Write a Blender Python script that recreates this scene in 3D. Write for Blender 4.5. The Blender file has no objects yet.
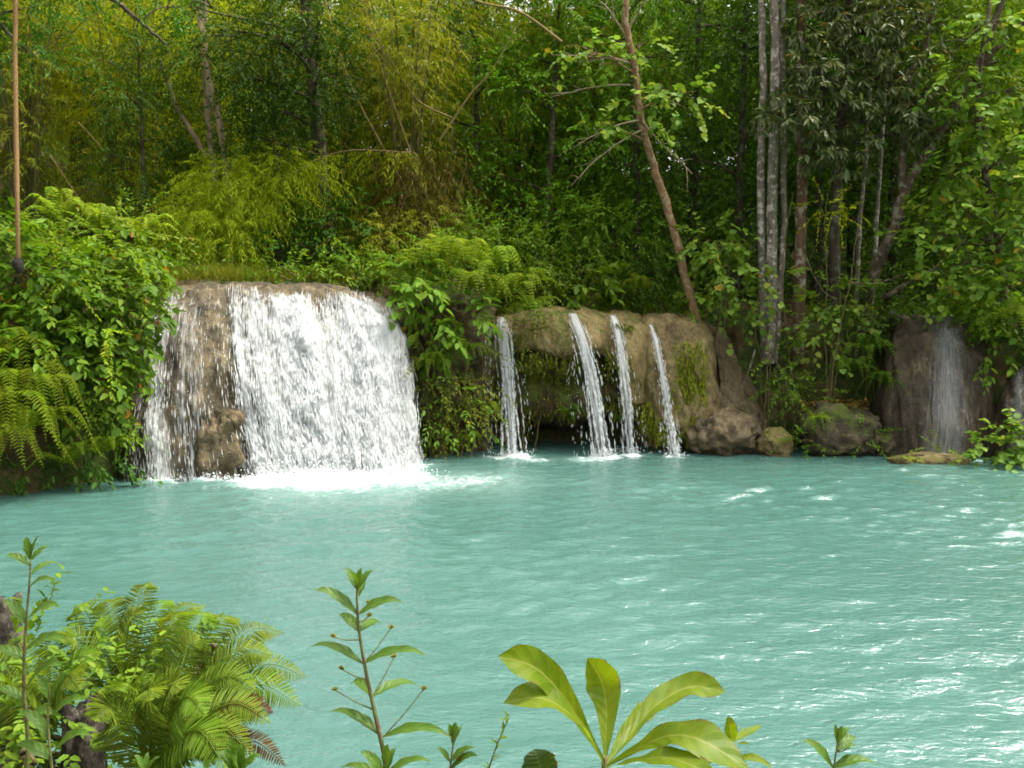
import bpy, bmesh, math, random
import numpy as np
from mathutils import Vector

sc = bpy.context.scene
COL = sc.collection
PI = math.pi
random.seed(11)

# ---------------------------------------------------------------- camera maths
CAM = np.array([0.0, 0.0, 3.06])
FOC = 900.0
PITCH = math.atan(54 / FOC)
CP, SP = math.cos(PITCH), math.sin(PITCH)

def ray(px, py):
    x, y = (px - 512) / FOC, (384 - py) / FOC
    return np.array([x, CP + y * SP, -SP + y * CP])

def at(px, py, Y):
    d = ray(px, py)
    return CAM + d * (Y / d[1])

def on_water(px, py):
    d = ray(px, py)
    return CAM + d * (-CAM[2] / d[2])

# ---------------------------------------------------------------- noise
def _h(i, j, k, s):
    n = (i * 374761393 + j * 668265263 + k * 2147483647 + s * 974634777) & 0xffffffff
    n = ((n ^ (n >> 13)) * 1274126177) & 0xffffffff
    n = ((n ^ (n >> 16)) * 2246822519) & 0xffffffff
    return ((n ^ (n >> 15)) & 0xffff) / 65535.0

def vnoise(p, s=0):
    p = np.asarray(p, float)
    f = np.floor(p); t = p - f; t = t * t * t * (t * (t * 6 - 15) + 10)
    i, j, k = f[..., 0].astype(np.int64), f[..., 1].astype(np.int64), f[..., 2].astype(np.int64)
    r = 0
    for a in (0, 1):
        for b in (0, 1):
            for c in (0, 1):
                w = (t[..., 0] if a else 1 - t[..., 0]) * (t[..., 1] if b else 1 - t[..., 1]) * (t[..., 2] if c else 1 - t[..., 2])
                r = r + w * _h(i + a, j + b, k + c, s)
    return r * 2 - 1

def fbm(p, octs=4, s=0, gain=.5):
    p = np.asarray(p, float); r = 0; a = 1.0
    for o in range(octs):
        r = r + a * vnoise(p * 2 ** o + 13.7 * o, s + o); a *= gain
    return r

def sstep(a, b, x):
    t = np.clip((x - a) / (b - a), 0, 1)
    return t * t * (3 - 2 * t)

def norm(v):
    return v / np.maximum(np.linalg.norm(v, axis=-1, keepdims=True), 1e-9)

# ---------------------------------------------------------------- objects
def tag(o, label=None, cat=None, group=None, kind=None):
    if label: o['label'] = label
    if cat: o['category'] = cat
    if group: o['group'] = group
    if kind: o['kind'] = kind
    return o

def thing(name, label, cat, loc, group=None):
    o = bpy.data.objects.new(name, None); COL.objects.link(o)
    o.empty_display_size = .2
    o.location = [float(c) for c in loc]
    return tag(o, label, cat, group)

class MB:
    """collects world-space verts, quads and tris; build() links ONE mesh object"""
    def __init__(s): s.v = []; s.q = []; s.t = []; s.n = 0; s.att = {}
    def add(s, v, q=None, t=None, **att):
        v = np.asarray(v, float).reshape(-1, 3)
        if q is not None and len(q): s.q.append(np.asarray(q, np.int64).reshape(-1, 4) + s.n)
        if t is not None and len(t): s.t.append(np.asarray(t, np.int64).reshape(-1, 3) + s.n)
        for k, a in att.items(): s.att.setdefault(k, []).append(np.asarray(a, float).ravel())
        s.v.append(v); s.n += len(v)
    def mesh(s, name, mat, org=(0, 0, 0), smooth=True):
        me = bpy.data.meshes.new(name)
        v = np.concatenate(s.v) - np.asarray(org, float)
        q = np.concatenate(s.q) if s.q else np.zeros((0, 4), np.int64)
        t = np.concatenate(s.t) if s.t else np.zeros((0, 3), np.int64)
        me.vertices.add(len(v)); me.vertices.foreach_set('co', v.astype(np.float32).ravel())
        nl = len(q) * 4 + len(t) * 3
        me.loops.add(nl)
        me.loops.foreach_set('vertex_index', np.concatenate([q.ravel(), t.ravel()]).astype(np.int32))
        me.polygons.add(len(q) + len(t))
        st = np.concatenate([np.arange(len(q)) * 4, len(q) * 4 + np.arange(len(t)) * 3]).astype(np.int32)
        me.polygons.foreach_set('loop_start', st)
        me.update(calc_edges=True)
        me.polygons.foreach_set('use_smooth', np.full(len(q) + len(t), smooth, dtype=bool))
        for k, a in s.att.items():
            at_ = me.attributes.new(k, 'FLOAT', 'POINT')
            at_.data.foreach_set('value', np.concatenate(a).astype(np.float32))
        if mat: me.materials.append(mat)
        me.validate()
        return me
    def build(s, name, mat, parent=None, smooth=True):
        org = np.array(parent.location) if parent else np.zeros(3)
        if parent and parent.parent: org = org + np.array(parent.parent.location)
        o = bpy.data.objects.new(name, s.mesh(name, mat, org, smooth))
        COL.objects.link(o)
        if parent: o.parent = parent
        return o

def copy_thing(root, loc, rz=0.0, scale=1.0, label=None):
    r = root.copy(); COL.objects.link(r)
    r.location = [float(c) for c in loc]; r.rotation_euler = (0, 0, rz); r.scale = (scale,) * 3
    if label: r['label'] = label
    for ch in list(root.children):
        c = ch.copy(); COL.objects.link(c); c.parent = r
        for g in list(ch.children):
            d = g.copy(); COL.objects.link(d); d.parent = c
    return r

# ---------------------------------------------------------------- curves and tubes
def crom(P, n):
    """Catmull-Rom resample along axis 0"""
    P = np.asarray(P, float); k = len(P)
    u = np.linspace(0, k - 1, n); i = np.minimum(u.astype(int), k - 2); t = (u - i).reshape((-1,) + (1,) * (P.ndim - 1))
    g = lambda j: P[np.clip(j, 0, k - 1)]
    p0, p1, p2, p3 = g(i - 1), g(i), g(i + 1), g(i + 2)
    p0 = np.where((i == 0).reshape(t.shape), 2 * p1 - p2, p0); p3 = np.where((i == k - 2).reshape(t.shape), 2 * p2 - p1, p3)
    return .5 * (2 * p1 + (p2 - p0) * t + (2 * p0 - 5 * p1 + 4 * p2 - p3) * t ** 2 + (3 * p1 - p0 - 3 * p2 + p3) * t ** 3)

def tube(mb, P, R, sides=7, wob=0.0, seed=0, cap=True):
    P = np.asarray(P, float); n = len(P)
    R = np.interp(np.linspace(0, 1, n), np.linspace(0, 1, len(R)), R)
    T = norm(np.gradient(P, axis=0))
    ref = np.array([0.31, 0.2, 1.0]) if abs(T[0, 2]) < .9 else np.array([1.0, .2, 0])
    A = norm(np.cross(T, ref)); B = np.cross(T, A)
    a = np.arange(sides) / sides * 2 * PI
    ring = P[:, None] + R[:, None, None] * (np.cos(a)[None, :, None] * A[:, None] + np.sin(a)[None, :, None] * B[:, None])
    if wob:
        ring = ring + (ring - P[:, None]) * (wob * fbm(ring * np.array([3, 3, 1.2]) / max(R.max() * 4, .05), 3, seed))[..., None]
    idx = np.arange(n * sides).reshape(n, sides)
    q = np.stack([idx[:-1], np.roll(idx, -1, 1)[:-1], np.roll(idx, -1, 1)[1:], idx[1:]], -1).reshape(-1, 4)
    v = ring.reshape(-1, 3)
    if cap:
        v = np.concatenate([v, P[-1:] + T[-1:] * R[-1]])
        t = np.stack([idx[-1], np.roll(idx[-1], -1), np.full(sides, n * sides)], -1)
        mb.add(v, q, t)
    else: mb.add(v, q)

# ---------------------------------------------------------------- leaves
T_LEAF = (np.array([[0, 0, 0], [.28, .46, .10], [.66, .40, .05], [1, 0, -.10], [.66, -.40, .05], [.28, -.46, .10]]),
          [[0, 1, 2, 3], [0, 3, 4, 5]])
T_LANCE = (np.array([[0, 0, 0], [.35, .5, .06], [1, 0, -.16], [.35, -.5, .06]]), [[0, 1, 2, 3]])
T_OBOV = (np.array([[0, 0, 0], [.45, .34, .08], [.78, .48, .02], [1, 0, -.14], [.78, -.48, .02], [.45, -.34, .08]]),
          [[0, 1, 2, 3], [0, 3, 4, 5]])
T_ROUND = (np.array([[0, 0, 0], [.12, .44, .08], [.6, .48, .05], [1, 0, -.1], [.6, -.48, .05], [.12, -.44, .08]]),
           [[0, 1, 2, 3], [0, 3, 4, 5]])

def add_leaves(mb, P, D, N, L, W, tmpl):
    v, q = tmpl
    n = len(P); D = norm(D); S = norm(np.cross(N, D)); N2 = np.cross(D, S)
    L = np.broadcast_to(L, n)[:, None, None]; W = np.broadcast_to(W, n)[:, None, None]
    V = P[:, None] + v[None, :, :1] * L * D[:, None] + v[None, :, 1:2] * W * S[:, None] \
        + np.where(v[None, :, 2:] < 0, v[None, :, 2:] * L, v[None, :, 2:] * W * 1.6) * N2[:, None]
    Q = np.asarray(q)[None] + (np.arange(n) * len(v))[:, None, None]
    mb.add(V.reshape(-1, 3), Q.reshape(-1, 4))

SPEC = dict(
    broad=dict(L=(.13, .25), r=.52, m=7, l=.55, droop=.5, t=T_LEAF, dens=11),
    big=dict(L=(.22, .38), r=.5, m=6, l=.6, droop=.6, t=T_LEAF, dens=6),
    small=dict(L=(.07, .12), r=.48, m=16, l=.75, droop=.35, t=T_LEAF, dens=15),
    mid=dict(L=(.10, .18), r=.45, m=10, l=.7, droop=.4, t=T_LEAF, dens=11),
    silver=dict(L=(.20, .32), r=.30, m=9, l=.22, droop=.75, t=T_LEAF, dens=11, whorl=True),
    round=dict(L=(.13, .22), r=.85, m=7, l=.7, droop=.5, t=T_ROUND, dens=9),
    bamboo=dict(L=(.12, .22), r=.13, m=20, l=.95, droop=.9, t=T_LANCE, dens=15),
    feather=dict(L=(.05, .10), r=.35, m=34, l=.8, droop=.55, t=T_LANCE, dens=12),
    moss=dict(L=(.03, .08), r=.6, m=12, l=.22, droop=.9, t=T_LEAF, dens=40),
)

def sprays(mb, C, Dr, sp, rng, scale=1.0):
    """leafy twigs: C start points, Dr directions"""
    n = len(C); m = sp['m']
    l = sp['l'] * rng.uniform(.6, 1.3, n) * scale
    s = (np.arange(m) + rng.uniform(0, 1, (n, m))) / m
    if sp.get('whorl'): s = .75 + .25 * s
    side = norm(np.cross(Dr, np.array([0, 0, 1.0]) + rng.normal(0, .25, (n, 3))))
    P = C[:, None] + (s * l[:, None])[..., None] * Dr[:, None]
    P[..., 2] -= sp['droop'] * .55 * l[:, None] * s ** 2
    sg = np.where(np.arange(m) % 2 == 0, 1.0, -1.0)
    if sp.get('whorl'):
        a = np.arange(m) / m * 2 * PI + rng.uniform(0, 6, (n, 1))
        up2 = norm(np.cross(side, Dr))
        D = .45 * Dr[:, None] + np.cos(a)[..., None] * side[:, None] + np.sin(a)[..., None] * up2[:, None] * .6
        D[..., 2] -= sp['droop'] * .7
        D += rng.normal(0, .12, D.shape)
    else:
        D = .75 * Dr[:, None] + (sg[None] * .75)[..., None] * side[:, None] + rng.normal(0, .28, (n, m, 3))
        D[..., 2] -= sp['droop'] * (.35 + .7 * s)
    N = np.array([0, 0, 1.0]) + rng.normal(0, .33, (n, m, 3)) + .25 * Dr[:, None]
    L = rng.uniform(*sp['L'], (n, m)) * scale
    P, D, N, L = P.reshape(-1, 3), D.reshape(-1, 3), N.reshape(-1, 3), L.ravel()
    add_leaves(mb, P, D, N, L, L * sp['r'] * rng.uniform(.8, 1.2, len(L)), sp['t'])

def blob_twigs(c, r, n, rng, fill=.55, down=.15, front=None):
    """twig starts and directions in an uneven ellipsoid"""
    d = norm(rng.normal(0, 1, (n, 3)))
    if front is not None:                       # fewer twigs on the far side
        d = np.where((d[:, 1:2] > front), d * np.array([1, -1, 1]), d)
    k = rng.uniform(fill, 1, n) * (1 + .30 * fbm(d * 2.1 + np.asarray(c), 3, 5))
    C = np.asarray(c) + d * np.asarray(r) * k[:, None]
    Dr = d + rng.normal(0, .45, (n, 3)); Dr[:, 2] -= down
    return C, norm(Dr)

def leaf_blobs(mb, blobs, spec, rng, dens=1.0, scale=1.0, fill=.5, down=.15):
    sp = SPEC[spec]
    for (c, r) in blobs:
        r = np.broadcast_to(np.asarray(r, float), 3)
        area = 4 * PI * ((r[0] * r[1]) ** 1.6 / 3 + (r[0] * r[2]) ** 1.6 / 3 + (r[1] * r[2]) ** 1.6 / 3) ** (1 / 1.6)
        n = max(6, int(area * sp['dens'] * .5 * dens / scale ** 2))
        C, D = blob_twigs(c, r, n, rng, fill, down)
        sprays(mb, C, D, sp, rng, scale)

def grid_quads(nu, nv):
    i = np.arange(nu * nv).reshape(nu, nv)
    return np.stack([i[:-1, :-1], i[1:, :-1], i[1:, 1:], i[:-1, 1:]], -1).reshape(-1, 4)

def gnormals(G):
    return norm(np.cross(np.gradient(G, axis=0), np.gradient(G, axis=1)))
# ---------------------------------------------------------------- materials
def newmat(name):
    m = bpy.data.materials.new(name); m.use_nodes = True
    nt = m.node_tree; nt.nodes.clear()
    return m, nt

def nd(nt, typ, ins=None, **props):
    n = nt.nodes.new(typ)
    for k, v in props.items(): setattr(n, k, v)
    for k, v in (ins or {}).items():
        if isinstance(v, bpy.types.NodeSocket): nt.links.new(v, n.inputs[k])
        else: n.inputs[k].default_value = v
    return n

def ramp(nt, fac, stops, interp='LINEAR'):
    n = nd(nt, 'ShaderNodeValToRGB', {'Fac': fac}); cr = n.color_ramp; cr.interpolation = interp
    while len(cr.elements) < len(stops): cr.elements.new(.5)
    for e, (p, c) in zip(cr.elements, stops):
        e.position = p; e.color = (c, c, c, 1) if isinstance(c, (int, float)) else (*c, 1)
    return n.outputs['Color']

def math_(nt, op, a, b=0.0, c=0.0, clamp=False):
    n = nd(nt, 'ShaderNodeMath', {0: a, 1: b, 2: c}, operation=op); n.use_clamp = clamp
    return n.outputs[0]

def mixc(nt, fac, a, b, blend='MIX'):
    n = nt.nodes.new('ShaderNodeMix'); n.data_type = 'RGBA'; n.blend_type = blend; n.clamp_factor = True
    for k, v in ((0, fac), (6, a), (7, b)):
        if isinstance(v, bpy.types.NodeSocket): nt.links.new(v, n.inputs[k])
        else: n.inputs[k].default_value = (*v, 1) if k and len(v) == 3 else v
    return n.outputs[2]

def noise(nt, vec, scale, detail=4, rough=.55, dist=0.0):
    return nd(nt, 'ShaderNodeTexNoise', {'Vector': vec, 'Scale': scale, 'Detail': detail, 'Roughness': rough, 'Distortion': dist}).outputs['Fac']

def pos(nt, scale=(1, 1, 1)):
    g = nt.nodes.new('ShaderNodeNewGeometry')
    return nd(nt, 'ShaderNodeMapping', {'Vector': g.outputs['Position'], 'Scale': scale}).outputs['Vector'], g

def finish(nt, shader):
    o = nt.nodes.new('ShaderNodeOutputMaterial'); nt.links.new(shader, o.inputs['Surface'])

LEAFM = {}
def leaf_mat(name, cols, transl=.40, rough=.55, tint=(1.25, 1.25, .55), spots=None, spec=.13, k=1.6):
    """cols: 3-4 leaf colours from old to young, one pick per leaf"""
    m, nt = newmat(name)
    cols = [(r * k * 1.12, g_ * k * 1.05, b * k * .58) for (r, g_, b) in cols]
    p, g = pos(nt)
    oi = nt.nodes.new('ShaderNodeObjectInfo')
    clump = noise(nt, p, .9, 2)
    f = math_(nt, 'ADD', math_(nt, 'MULTIPLY', g.outputs['Random Per Island'], .62), math_(nt, 'MULTIPLY_ADD', clump, .75, -.18))
    n = len(cols)
    c = ramp(nt, f, [((i + .15) / (n - .7) if n > 1 else 0, x) for i, x in enumerate(cols)])
    if spots:
        c = mixc(nt, ramp(nt, g.outputs['Random Per Island'], [(.984, 0), (.988, 1)]), c, spots)
    hs = nd(nt, 'ShaderNodeHueSaturation', {'Hue': math_(nt, 'MULTIPLY_ADD', oi.outputs['Random'], .03, .485),
                                            'Saturation': 1.03, 'Value': math_(nt, 'MULTIPLY_ADD', oi.outputs['Random'], .25, .88), 'Color': c}).outputs['Color']
    pb = nd(nt, 'ShaderNodeBsdfPrincipled', {'Base Color': hs, 'Roughness': rough, 'Specular IOR Level': spec})
    tr = nd(nt, 'ShaderNodeBsdfTranslucent', {'Color': mixc(nt, 1.0, hs, tint, 'MULTIPLY')})
    mx = nd(nt, 'ShaderNodeMixShader', {0: transl, 1: pb.outputs[0], 2: tr.outputs[0]})
    finish(nt, mx.outputs[0]); LEAFM[name] = m
    return m

def bark_mat(name, c1, c2, c3=None, scale=6.0, stretch=.22):
    m, nt = newmat(name)
    p, g = pos(nt, (1, 1, stretch)); p2, _ = pos(nt)
    c = ramp(nt, noise(nt, p, scale, 6, .65), [(.33, c1), (.66, c2)])
    if c3: c = mixc(nt, ramp(nt, noise(nt, p2, scale * .7, 5, .6), [(.52, 0), (.60, 1)]), c, c3)
    b = nd(nt, 'ShaderNodeBump', {'Strength': .7, 'Distance': .03, 'Height': noise(nt, p, scale * 3, 5, .6)})
    pb = nd(nt, 'ShaderNodeBsdfPrincipled', {'Base Color': c, 'Roughness': .85, 'Normal': b.outputs[0], 'Specular IOR Level': .2})
    finish(nt, pb.outputs[0]); return m

def rock_mat(name, cols, moss=((.05, .075, .012), (.10, .12, .02)), mossamt=.5, rough=.75, streak=.35, up=.35, pores=True, wet=0.0, cracks=0.0):
    m, nt = newmat(name)
    ps, g = pos(nt, (1, 1, streak)); p, _ = pos(nt)
    nz = nd(nt, 'ShaderNodeSeparateXYZ', {0: g.outputs['Normal']}).outputs['Z']
    base = ramp(nt, noise(nt, ps, 2.6, 9, .66, .4), [(.30 + i * .4 / (len(cols) - 1), x) for i, x in enumerate(cols)])
    fine = math_(nt, 'ADD', math_(nt, 'MULTIPLY', noise(nt, ps, 24, 8, .75), .55), math_(nt, 'MULTIPLY', noise(nt, p, 7.5, 6, .7, .8), .45))
    base = mixc(nt, 1.0, base, ramp(nt, fine, [(.36, .30), (.64, 1.45)]), 'MULTIPLY')
    mm = math_(nt, 'ADD', noise(nt, p, 1.7, 6, .7), math_(nt, 'MULTIPLY', nz, up * .35))
    mask = ramp(nt, mm, [(.86 - mossamt * .55, 0), (.96 - mossamt * .55, 1)])
    mc = ramp(nt, noise(nt, p, 11, 4, .7), [(.3, moss[0]), (.7, moss[1])])
    c = mixc(nt, mask, base, mc)
    h = math_(nt, 'ADD', math_(nt, 'MULTIPLY', noise(nt, ps, 7, 8, .7), 1.0), math_(nt, 'MULTIPLY', noise(nt, p, 30, 4, .6), .35))
    if pores:
        vo = nd(nt, 'ShaderNodeTexVoronoi', {'Vector': p, 'Scale': 13.0}).outputs['Distance']
        h = math_(nt, 'ADD', h, math_(nt, 'MULTIPLY', ramp(nt, vo, [(.0, 0), (.25, 1)]), .4))
    if cracks:
        wv = nd(nt, 'ShaderNodeMix', {0: .22, 4: p, 5: nd(nt, 'ShaderNodeTexNoise', {'Vector': p, 'Scale': 3.0, 'Detail': 5.0}).outputs['Color']}, data_type='VECTOR').outputs[1]
        ck = nd(nt, 'ShaderNodeTexVoronoi', {'Vector': wv, 'Scale': cracks}, feature='DISTANCE_TO_EDGE').outputs['Distance']
        ln = ramp(nt, ck, [(.0, 0), (.03, 1)])
        ln = math_(nt, 'MAXIMUM', ln, ramp(nt, noise(nt, p, 2.1, 3), [(.45, 0), (.52, 1)]))
        h = math_(nt, 'ADD', h, math_(nt, 'MULTIPLY', ln, .35)); c = mixc(nt, 1.0, c, mixc(nt, ln, (.35, .33, .30), (1, 1, 1)), 'MULTIPLY')
    b = nd(nt, 'ShaderNodeBump', {'Strength': 1.0, 'Distance': .09, 'Height': h})
    rg = mixc(nt, mask, (rough,) * 3, (.9, .9, .9))
    pb = nd(nt, 'ShaderNodeBsdfPrincipled', {'Base Color': c, 'Roughness': rg, 'Normal': b.outputs[0], 'Specular IOR Level': .25 + wet})
    finish(nt, pb.outputs[0]); return m

G_BUSH = leaf_mat('leaf_bank_bush', [(.030, .070, .012), (.055, .120, .018), (.075, .150, .024), (.12, .19, .035)], spots=(.30, .14, .02), k=1.2)
G_BROAD = leaf_mat('leaf_broad', [(.035, .080, .016), (.060, .125, .022), (.085, .150, .030), (.14, .19, .035)], spots=(.25, .17, .02), k=1.3)
G_DARK = leaf_mat('leaf_dark', [(.012, .032, .008), (.022, .055, .012), (.032, .072, .016), (.050, .095, .020)], transl=.30)
G_MID = leaf_mat('leaf_mid', [(.024, .058, .011), (.042, .090, .014), (.064, .118, .018), (.095, .145, .024)], transl=.36)
G_OLIVE = leaf_mat('leaf_bamboo_olive', [(.045, .055, .010), (.075, .095, .014), (.105, .125, .018), (.13, .15, .028)], transl=.46, k=1.8)
G_YELL = leaf_mat('leaf_bamboo_yellow', [(.070, .095, .012), (.115, .150, .016), (.155, .185, .022), (.18, .20, .035)], transl=.48, k=2.1)
G_SILV = leaf_mat('leaf_silver', [(.030, .042, .024), (.055, .075, .040), (.085, .105, .062), (.12, .13, .07)], transl=.18, rough=.5, spec=.35, k=1.2, spots=(.22, .12, .03))
G_ROUND = leaf_mat('leaf_round', [(.038, .085, .022), (.065, .125, .034), (.095, .155, .045), (.15, .18, .045)], transl=.4, spots=(.30, .20, .03))
G_FERN = leaf_mat('leaf_fern', [(.050, .085, .014), (.085, .135, .020), (.120, .175, .026), (.17, .20, .04)], transl=.45)
G_FERND = leaf_mat('leaf_fern_dead', [(.03, .018, .008), (.07, .035, .012), (.09, .055, .022)], transl=.12, rough=.8, k=.8)
G_GRASS = leaf_mat('leaf_grass', [(.035, .065, .010), (.060, .092, .014), (.085, .100, .020), (.13, .11, .04)], transl=.4)
G_MOSS = leaf_mat('leaf_moss', [(.026, .038, .010), (.050, .066, .014), (.075, .09, .02), (.07, .045, .016)], transl=.25, rough=.8)
G_DRY = leaf_mat('leaf_dry', [(.06, .03, .012), (.11, .06, .022), (.15, .10, .05)], transl=.15, rough=.8, k=1.0)
G_WEED = leaf_mat('leaf_weed', [(.060, .120, .018), (.085, .155, .022), (.12, .19, .03)], transl=.45)

B_GREY = bark_mat('bark_grey', (.07, .060, .044), (.21, .182, .138), (.38, .345, .28), 10)
B_BROWN = bark_mat('bark_brown', (.038, .028, .017), (.095, .068, .040), (.16, .14, .10), 9)
B_ORANGE = bark_mat('bark_orange', (.12, .066, .032), (.23, .132, .064), (.25, .19, .12), 12)
B_DARK = bark_mat('bark_dark', (.028, .021, .013), (.06, .046, .028), (.09, .085, .055), 7)
B_PALE = bark_mat('bark_pale', (.16, .12, .07), (.32, .25, .155), None, 9)
B_TWIG = bark_mat('bark_twig', (.07, .055, .025), (.15, .115, .05), None, 20)
B_CULM = bark_mat('bamboo_culm', (.055, .055, .016), (.105, .088, .028), (.055, .075, .016), 4)
B_CULMY = bark_mat('bamboo_culm_dry', (.14, .10, .038), (.25, .175, .068), None, 9)
B_STEMG = bark_mat('green_stem', (.09, .10, .03), (.13, .14, .045), (.12, .07, .04), 25)
B_ROPE = bark_mat('rope_fibre', (.20, .11, .045), (.32, .19, .08), None, 30, 1.0)
B_KNOT = bark_mat('rope_knot', (.012, .010, .008), (.03, .025, .02), None, 30, 1.0)
B_ROT = bark_mat('rotten_wood', (.012, .010, .008), (.052, .043, .032), (.105, .09, .068), 24, .4)

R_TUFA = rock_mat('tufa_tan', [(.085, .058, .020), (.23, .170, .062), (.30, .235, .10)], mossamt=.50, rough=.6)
R_MAIN = rock_mat('tufa_wet_main', [(.026, .020, .011), (.090, .069, .036), (.23, .178, .088)], mossamt=.24, rough=.5, wet=.05)
R_CREAM = rock_mat('tufa_cream', [(.06, .042, .016), (.20, .150, .060), (.33, .255, .115)], mossamt=.34, rough=.5)
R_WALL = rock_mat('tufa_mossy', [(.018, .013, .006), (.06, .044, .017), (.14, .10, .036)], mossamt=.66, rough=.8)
R_WET = rock_mat('tufa_wet_dark', [(.018, .013, .007), (.060, .045, .024), (.15, .115, .062)], mossamt=.16, rough=.5, wet=.0, streak=.14)
R_BOUL = rock_mat('boulder_wet', [(.045, .032, .015), (.135, .102, .052), (.23, .178, .095)], mossamt=.2, rough=.55, streak=1, cracks=1.1)
R_YEL = rock_mat('boulder_mossy', [(.12, .085, .035), (.22, .165, .07), (.30, .23, .11)], moss=((.10, .10, .02), (.17, .16, .035)), mossamt=.62, streak=1, cracks=1.4)
R_DARK = rock_mat('boulder_dark', [(.028, .022, .013), (.075, .060, .034), (.20, .155, .075)], mossamt=.62, streak=1, cracks=1.2)

def water_mat():
    m, nt = newmat('pond_water')
    p, g = pos(nt)
    big = noise(nt, p, .16, 3, .5)
    col = ramp(nt, big, [(.35, (.041, .103, .086)), (.65, (.052, .121, .102))])
    fa = nd(nt, 'ShaderNodeAttribute', attribute_name='foam').outputs['Fac']
    fn = noise(nt, p, 5.5, 8, .72, .5)
    mask = ramp(nt, math_(nt, 'ADD', fa, math_(nt, 'MULTIPLY_ADD', fn, 1.6, -.8)), [(.34, 0), (.95, 1)])
    haze = ramp(nt, fa, [(0, 0), (.9, .55)])
    col = mixc(nt, haze, col, (.36, .52, .47))
    col = mixc(nt, mask, col, ramp(nt, noise(nt, p, 9, 6, .7), [(.3, (.50, .60, .57)), (.6, (.74, .78, .77))]))
    ps, _ = pos(nt, (1, 2.3, 1))
    h = math_(nt, 'ADD', math_(nt, 'MULTIPLY', noise(nt, ps, 5.5, 4, .55, .6), 1.0), math_(nt, 'MULTIPLY', noise(nt, ps, 17, 3, .5, .4), .22))
    b = nd(nt, 'ShaderNodeBump', {'Strength': .6, 'Distance': .05, 'Height': h})
    rg = mixc(nt, mask, (.02, .02, .02), (.7, .7, .7))
    pb = nd(nt, 'ShaderNodeBsdfPrincipled', {'Base Color': col, 'Roughness': rg, 'IOR': 1.33, 'Normal': b.outputs[0], 'Specular IOR Level': 1.0})
    finish(nt, pb.outputs[0]); return m

def white_water(name, alpha=None, sx=9.0, sy=1.1, amax=.96, lo=.30, hi=.62):
    m, nt = newmat(name)
    pb = nd(nt, 'ShaderNodeBsdfPrincipled', {'Base Color': (.86, .88, .88, 1), 'Roughness': .35, 'Specular IOR Level': .4})
    tr = nd(nt, 'ShaderNodeBsdfTranslucent', {'Color': (.86, .88, .88, 1)})
    mx = nd(nt, 'ShaderNodeMixShader', {0: .62, 1: pb.outputs[0], 2: tr.outputs[0]}).outputs[0]
    if alpha:
        u = nd(nt, 'ShaderNodeAttribute', attribute_name='across').outputs['Fac']
        v = nd(nt, 'ShaderNodeAttribute', attribute_name='along').outputs['Fac']
        d = nd(nt, 'ShaderNodeAttribute', attribute_name='dens').outputs['Fac']
        vec = nd(nt, 'ShaderNodeCombineXYZ', {0: math_(nt, 'MULTIPLY', u, sx), 1: math_(nt, 'MULTIPLY', v, sy)}).outputs[0]
        n = noise(nt, vec, 1.0, 7, .62, .35)
        vec2 = nd(nt, 'ShaderNodeCombineXYZ', {0: math_(nt, 'MULTIPLY', u, sx * 2.6), 1: math_(nt, 'MULTIPLY', v, sy * 6)}).outputs[0]
        n2 = noise(nt, vec2, 1.0, 4, .6)
        s = math_(nt, 'ADD', math_(nt, 'MULTIPLY', n, .7), math_(nt, 'MULTIPLY', n2, .3))
        a = ramp(nt, math_(nt, 'ADD', s, math_(nt, 'MULTIPLY_ADD', d, .62, -.31)), [(lo, 0), (hi, amax)])
        mx = nd(nt, 'ShaderNodeMixShader', {0: a, 1: nd(nt, 'ShaderNodeBsdfTransparent').outputs[0], 2: mx}).outputs[0]
    finish(nt, mx); return m

M_WATER = water_mat()
M_DROP = white_water('white_water')
M_SHEET = white_water('falling_sheet', True, 11, .8, .97, .32, .58)
M_VEIL = white_water('veil', True, 24, 1.8, .44, .38, .70)
M_THIN = white_water('thin_sheet', True, 14, 1.6, .92, .36, .60)

def terrain_mat():
    m, nt = newmat('forest_floor')
    p, g = pos(nt)
    c = ramp(nt, noise(nt, p, 2.2, 8, .68), [(.32, (.030, .020, .010)), (.52, (.085, .058, .026)), (.68, (.16, .11, .05))])
    g2 = ramp(nt, noise(nt, p, 9, 4, .6), [(.3, (.020, .040, .008)), (.7, (.055, .080, .014))])
    c = mixc(nt, ramp(nt, noise(nt, p, .8, 5, .65), [(.40, 0), (.55, 1)]), c, g2)
    b = nd(nt, 'ShaderNodeBump', {'Strength': .8, 'Distance': .08, 'Height': noise(nt, p, 9, 7, .7)})
    pb = nd(nt, 'ShaderNodeBsdfPrincipled', {'Base Color': c, 'Roughness': .92, 'Normal': b.outputs[0], 'Specular IOR Level': .15})
    finish(nt, pb.outputs[0]); return m
M_GROUND = terrain_mat()
# ---------------------------------------------------------------- the setting: terrain and water
POLY = np.array([(-10.6, 6.6), (-6, 5.5), (-2, 4.95), (-.6, 4.5), (.3, 4.1), (4, 4.0), (10, 4.6), (18, 7), (20.5, 14), (18, 19.8), (12.6, 20.9),
                 (11.2, 22.6), (9.5, 23.7), (6, 24.4), (3, 24.7), (0, 24.7), (-1.6, 23.9), (-3, 23.2), (-6, 21.8), (-7.9, 20.5),
                 (-8.1, 19.0), (-8.4, 18.0), (-9.0, 16.95), (-9.9, 16.3), (-10.8, 15.7), (-11.4, 12)])

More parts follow.
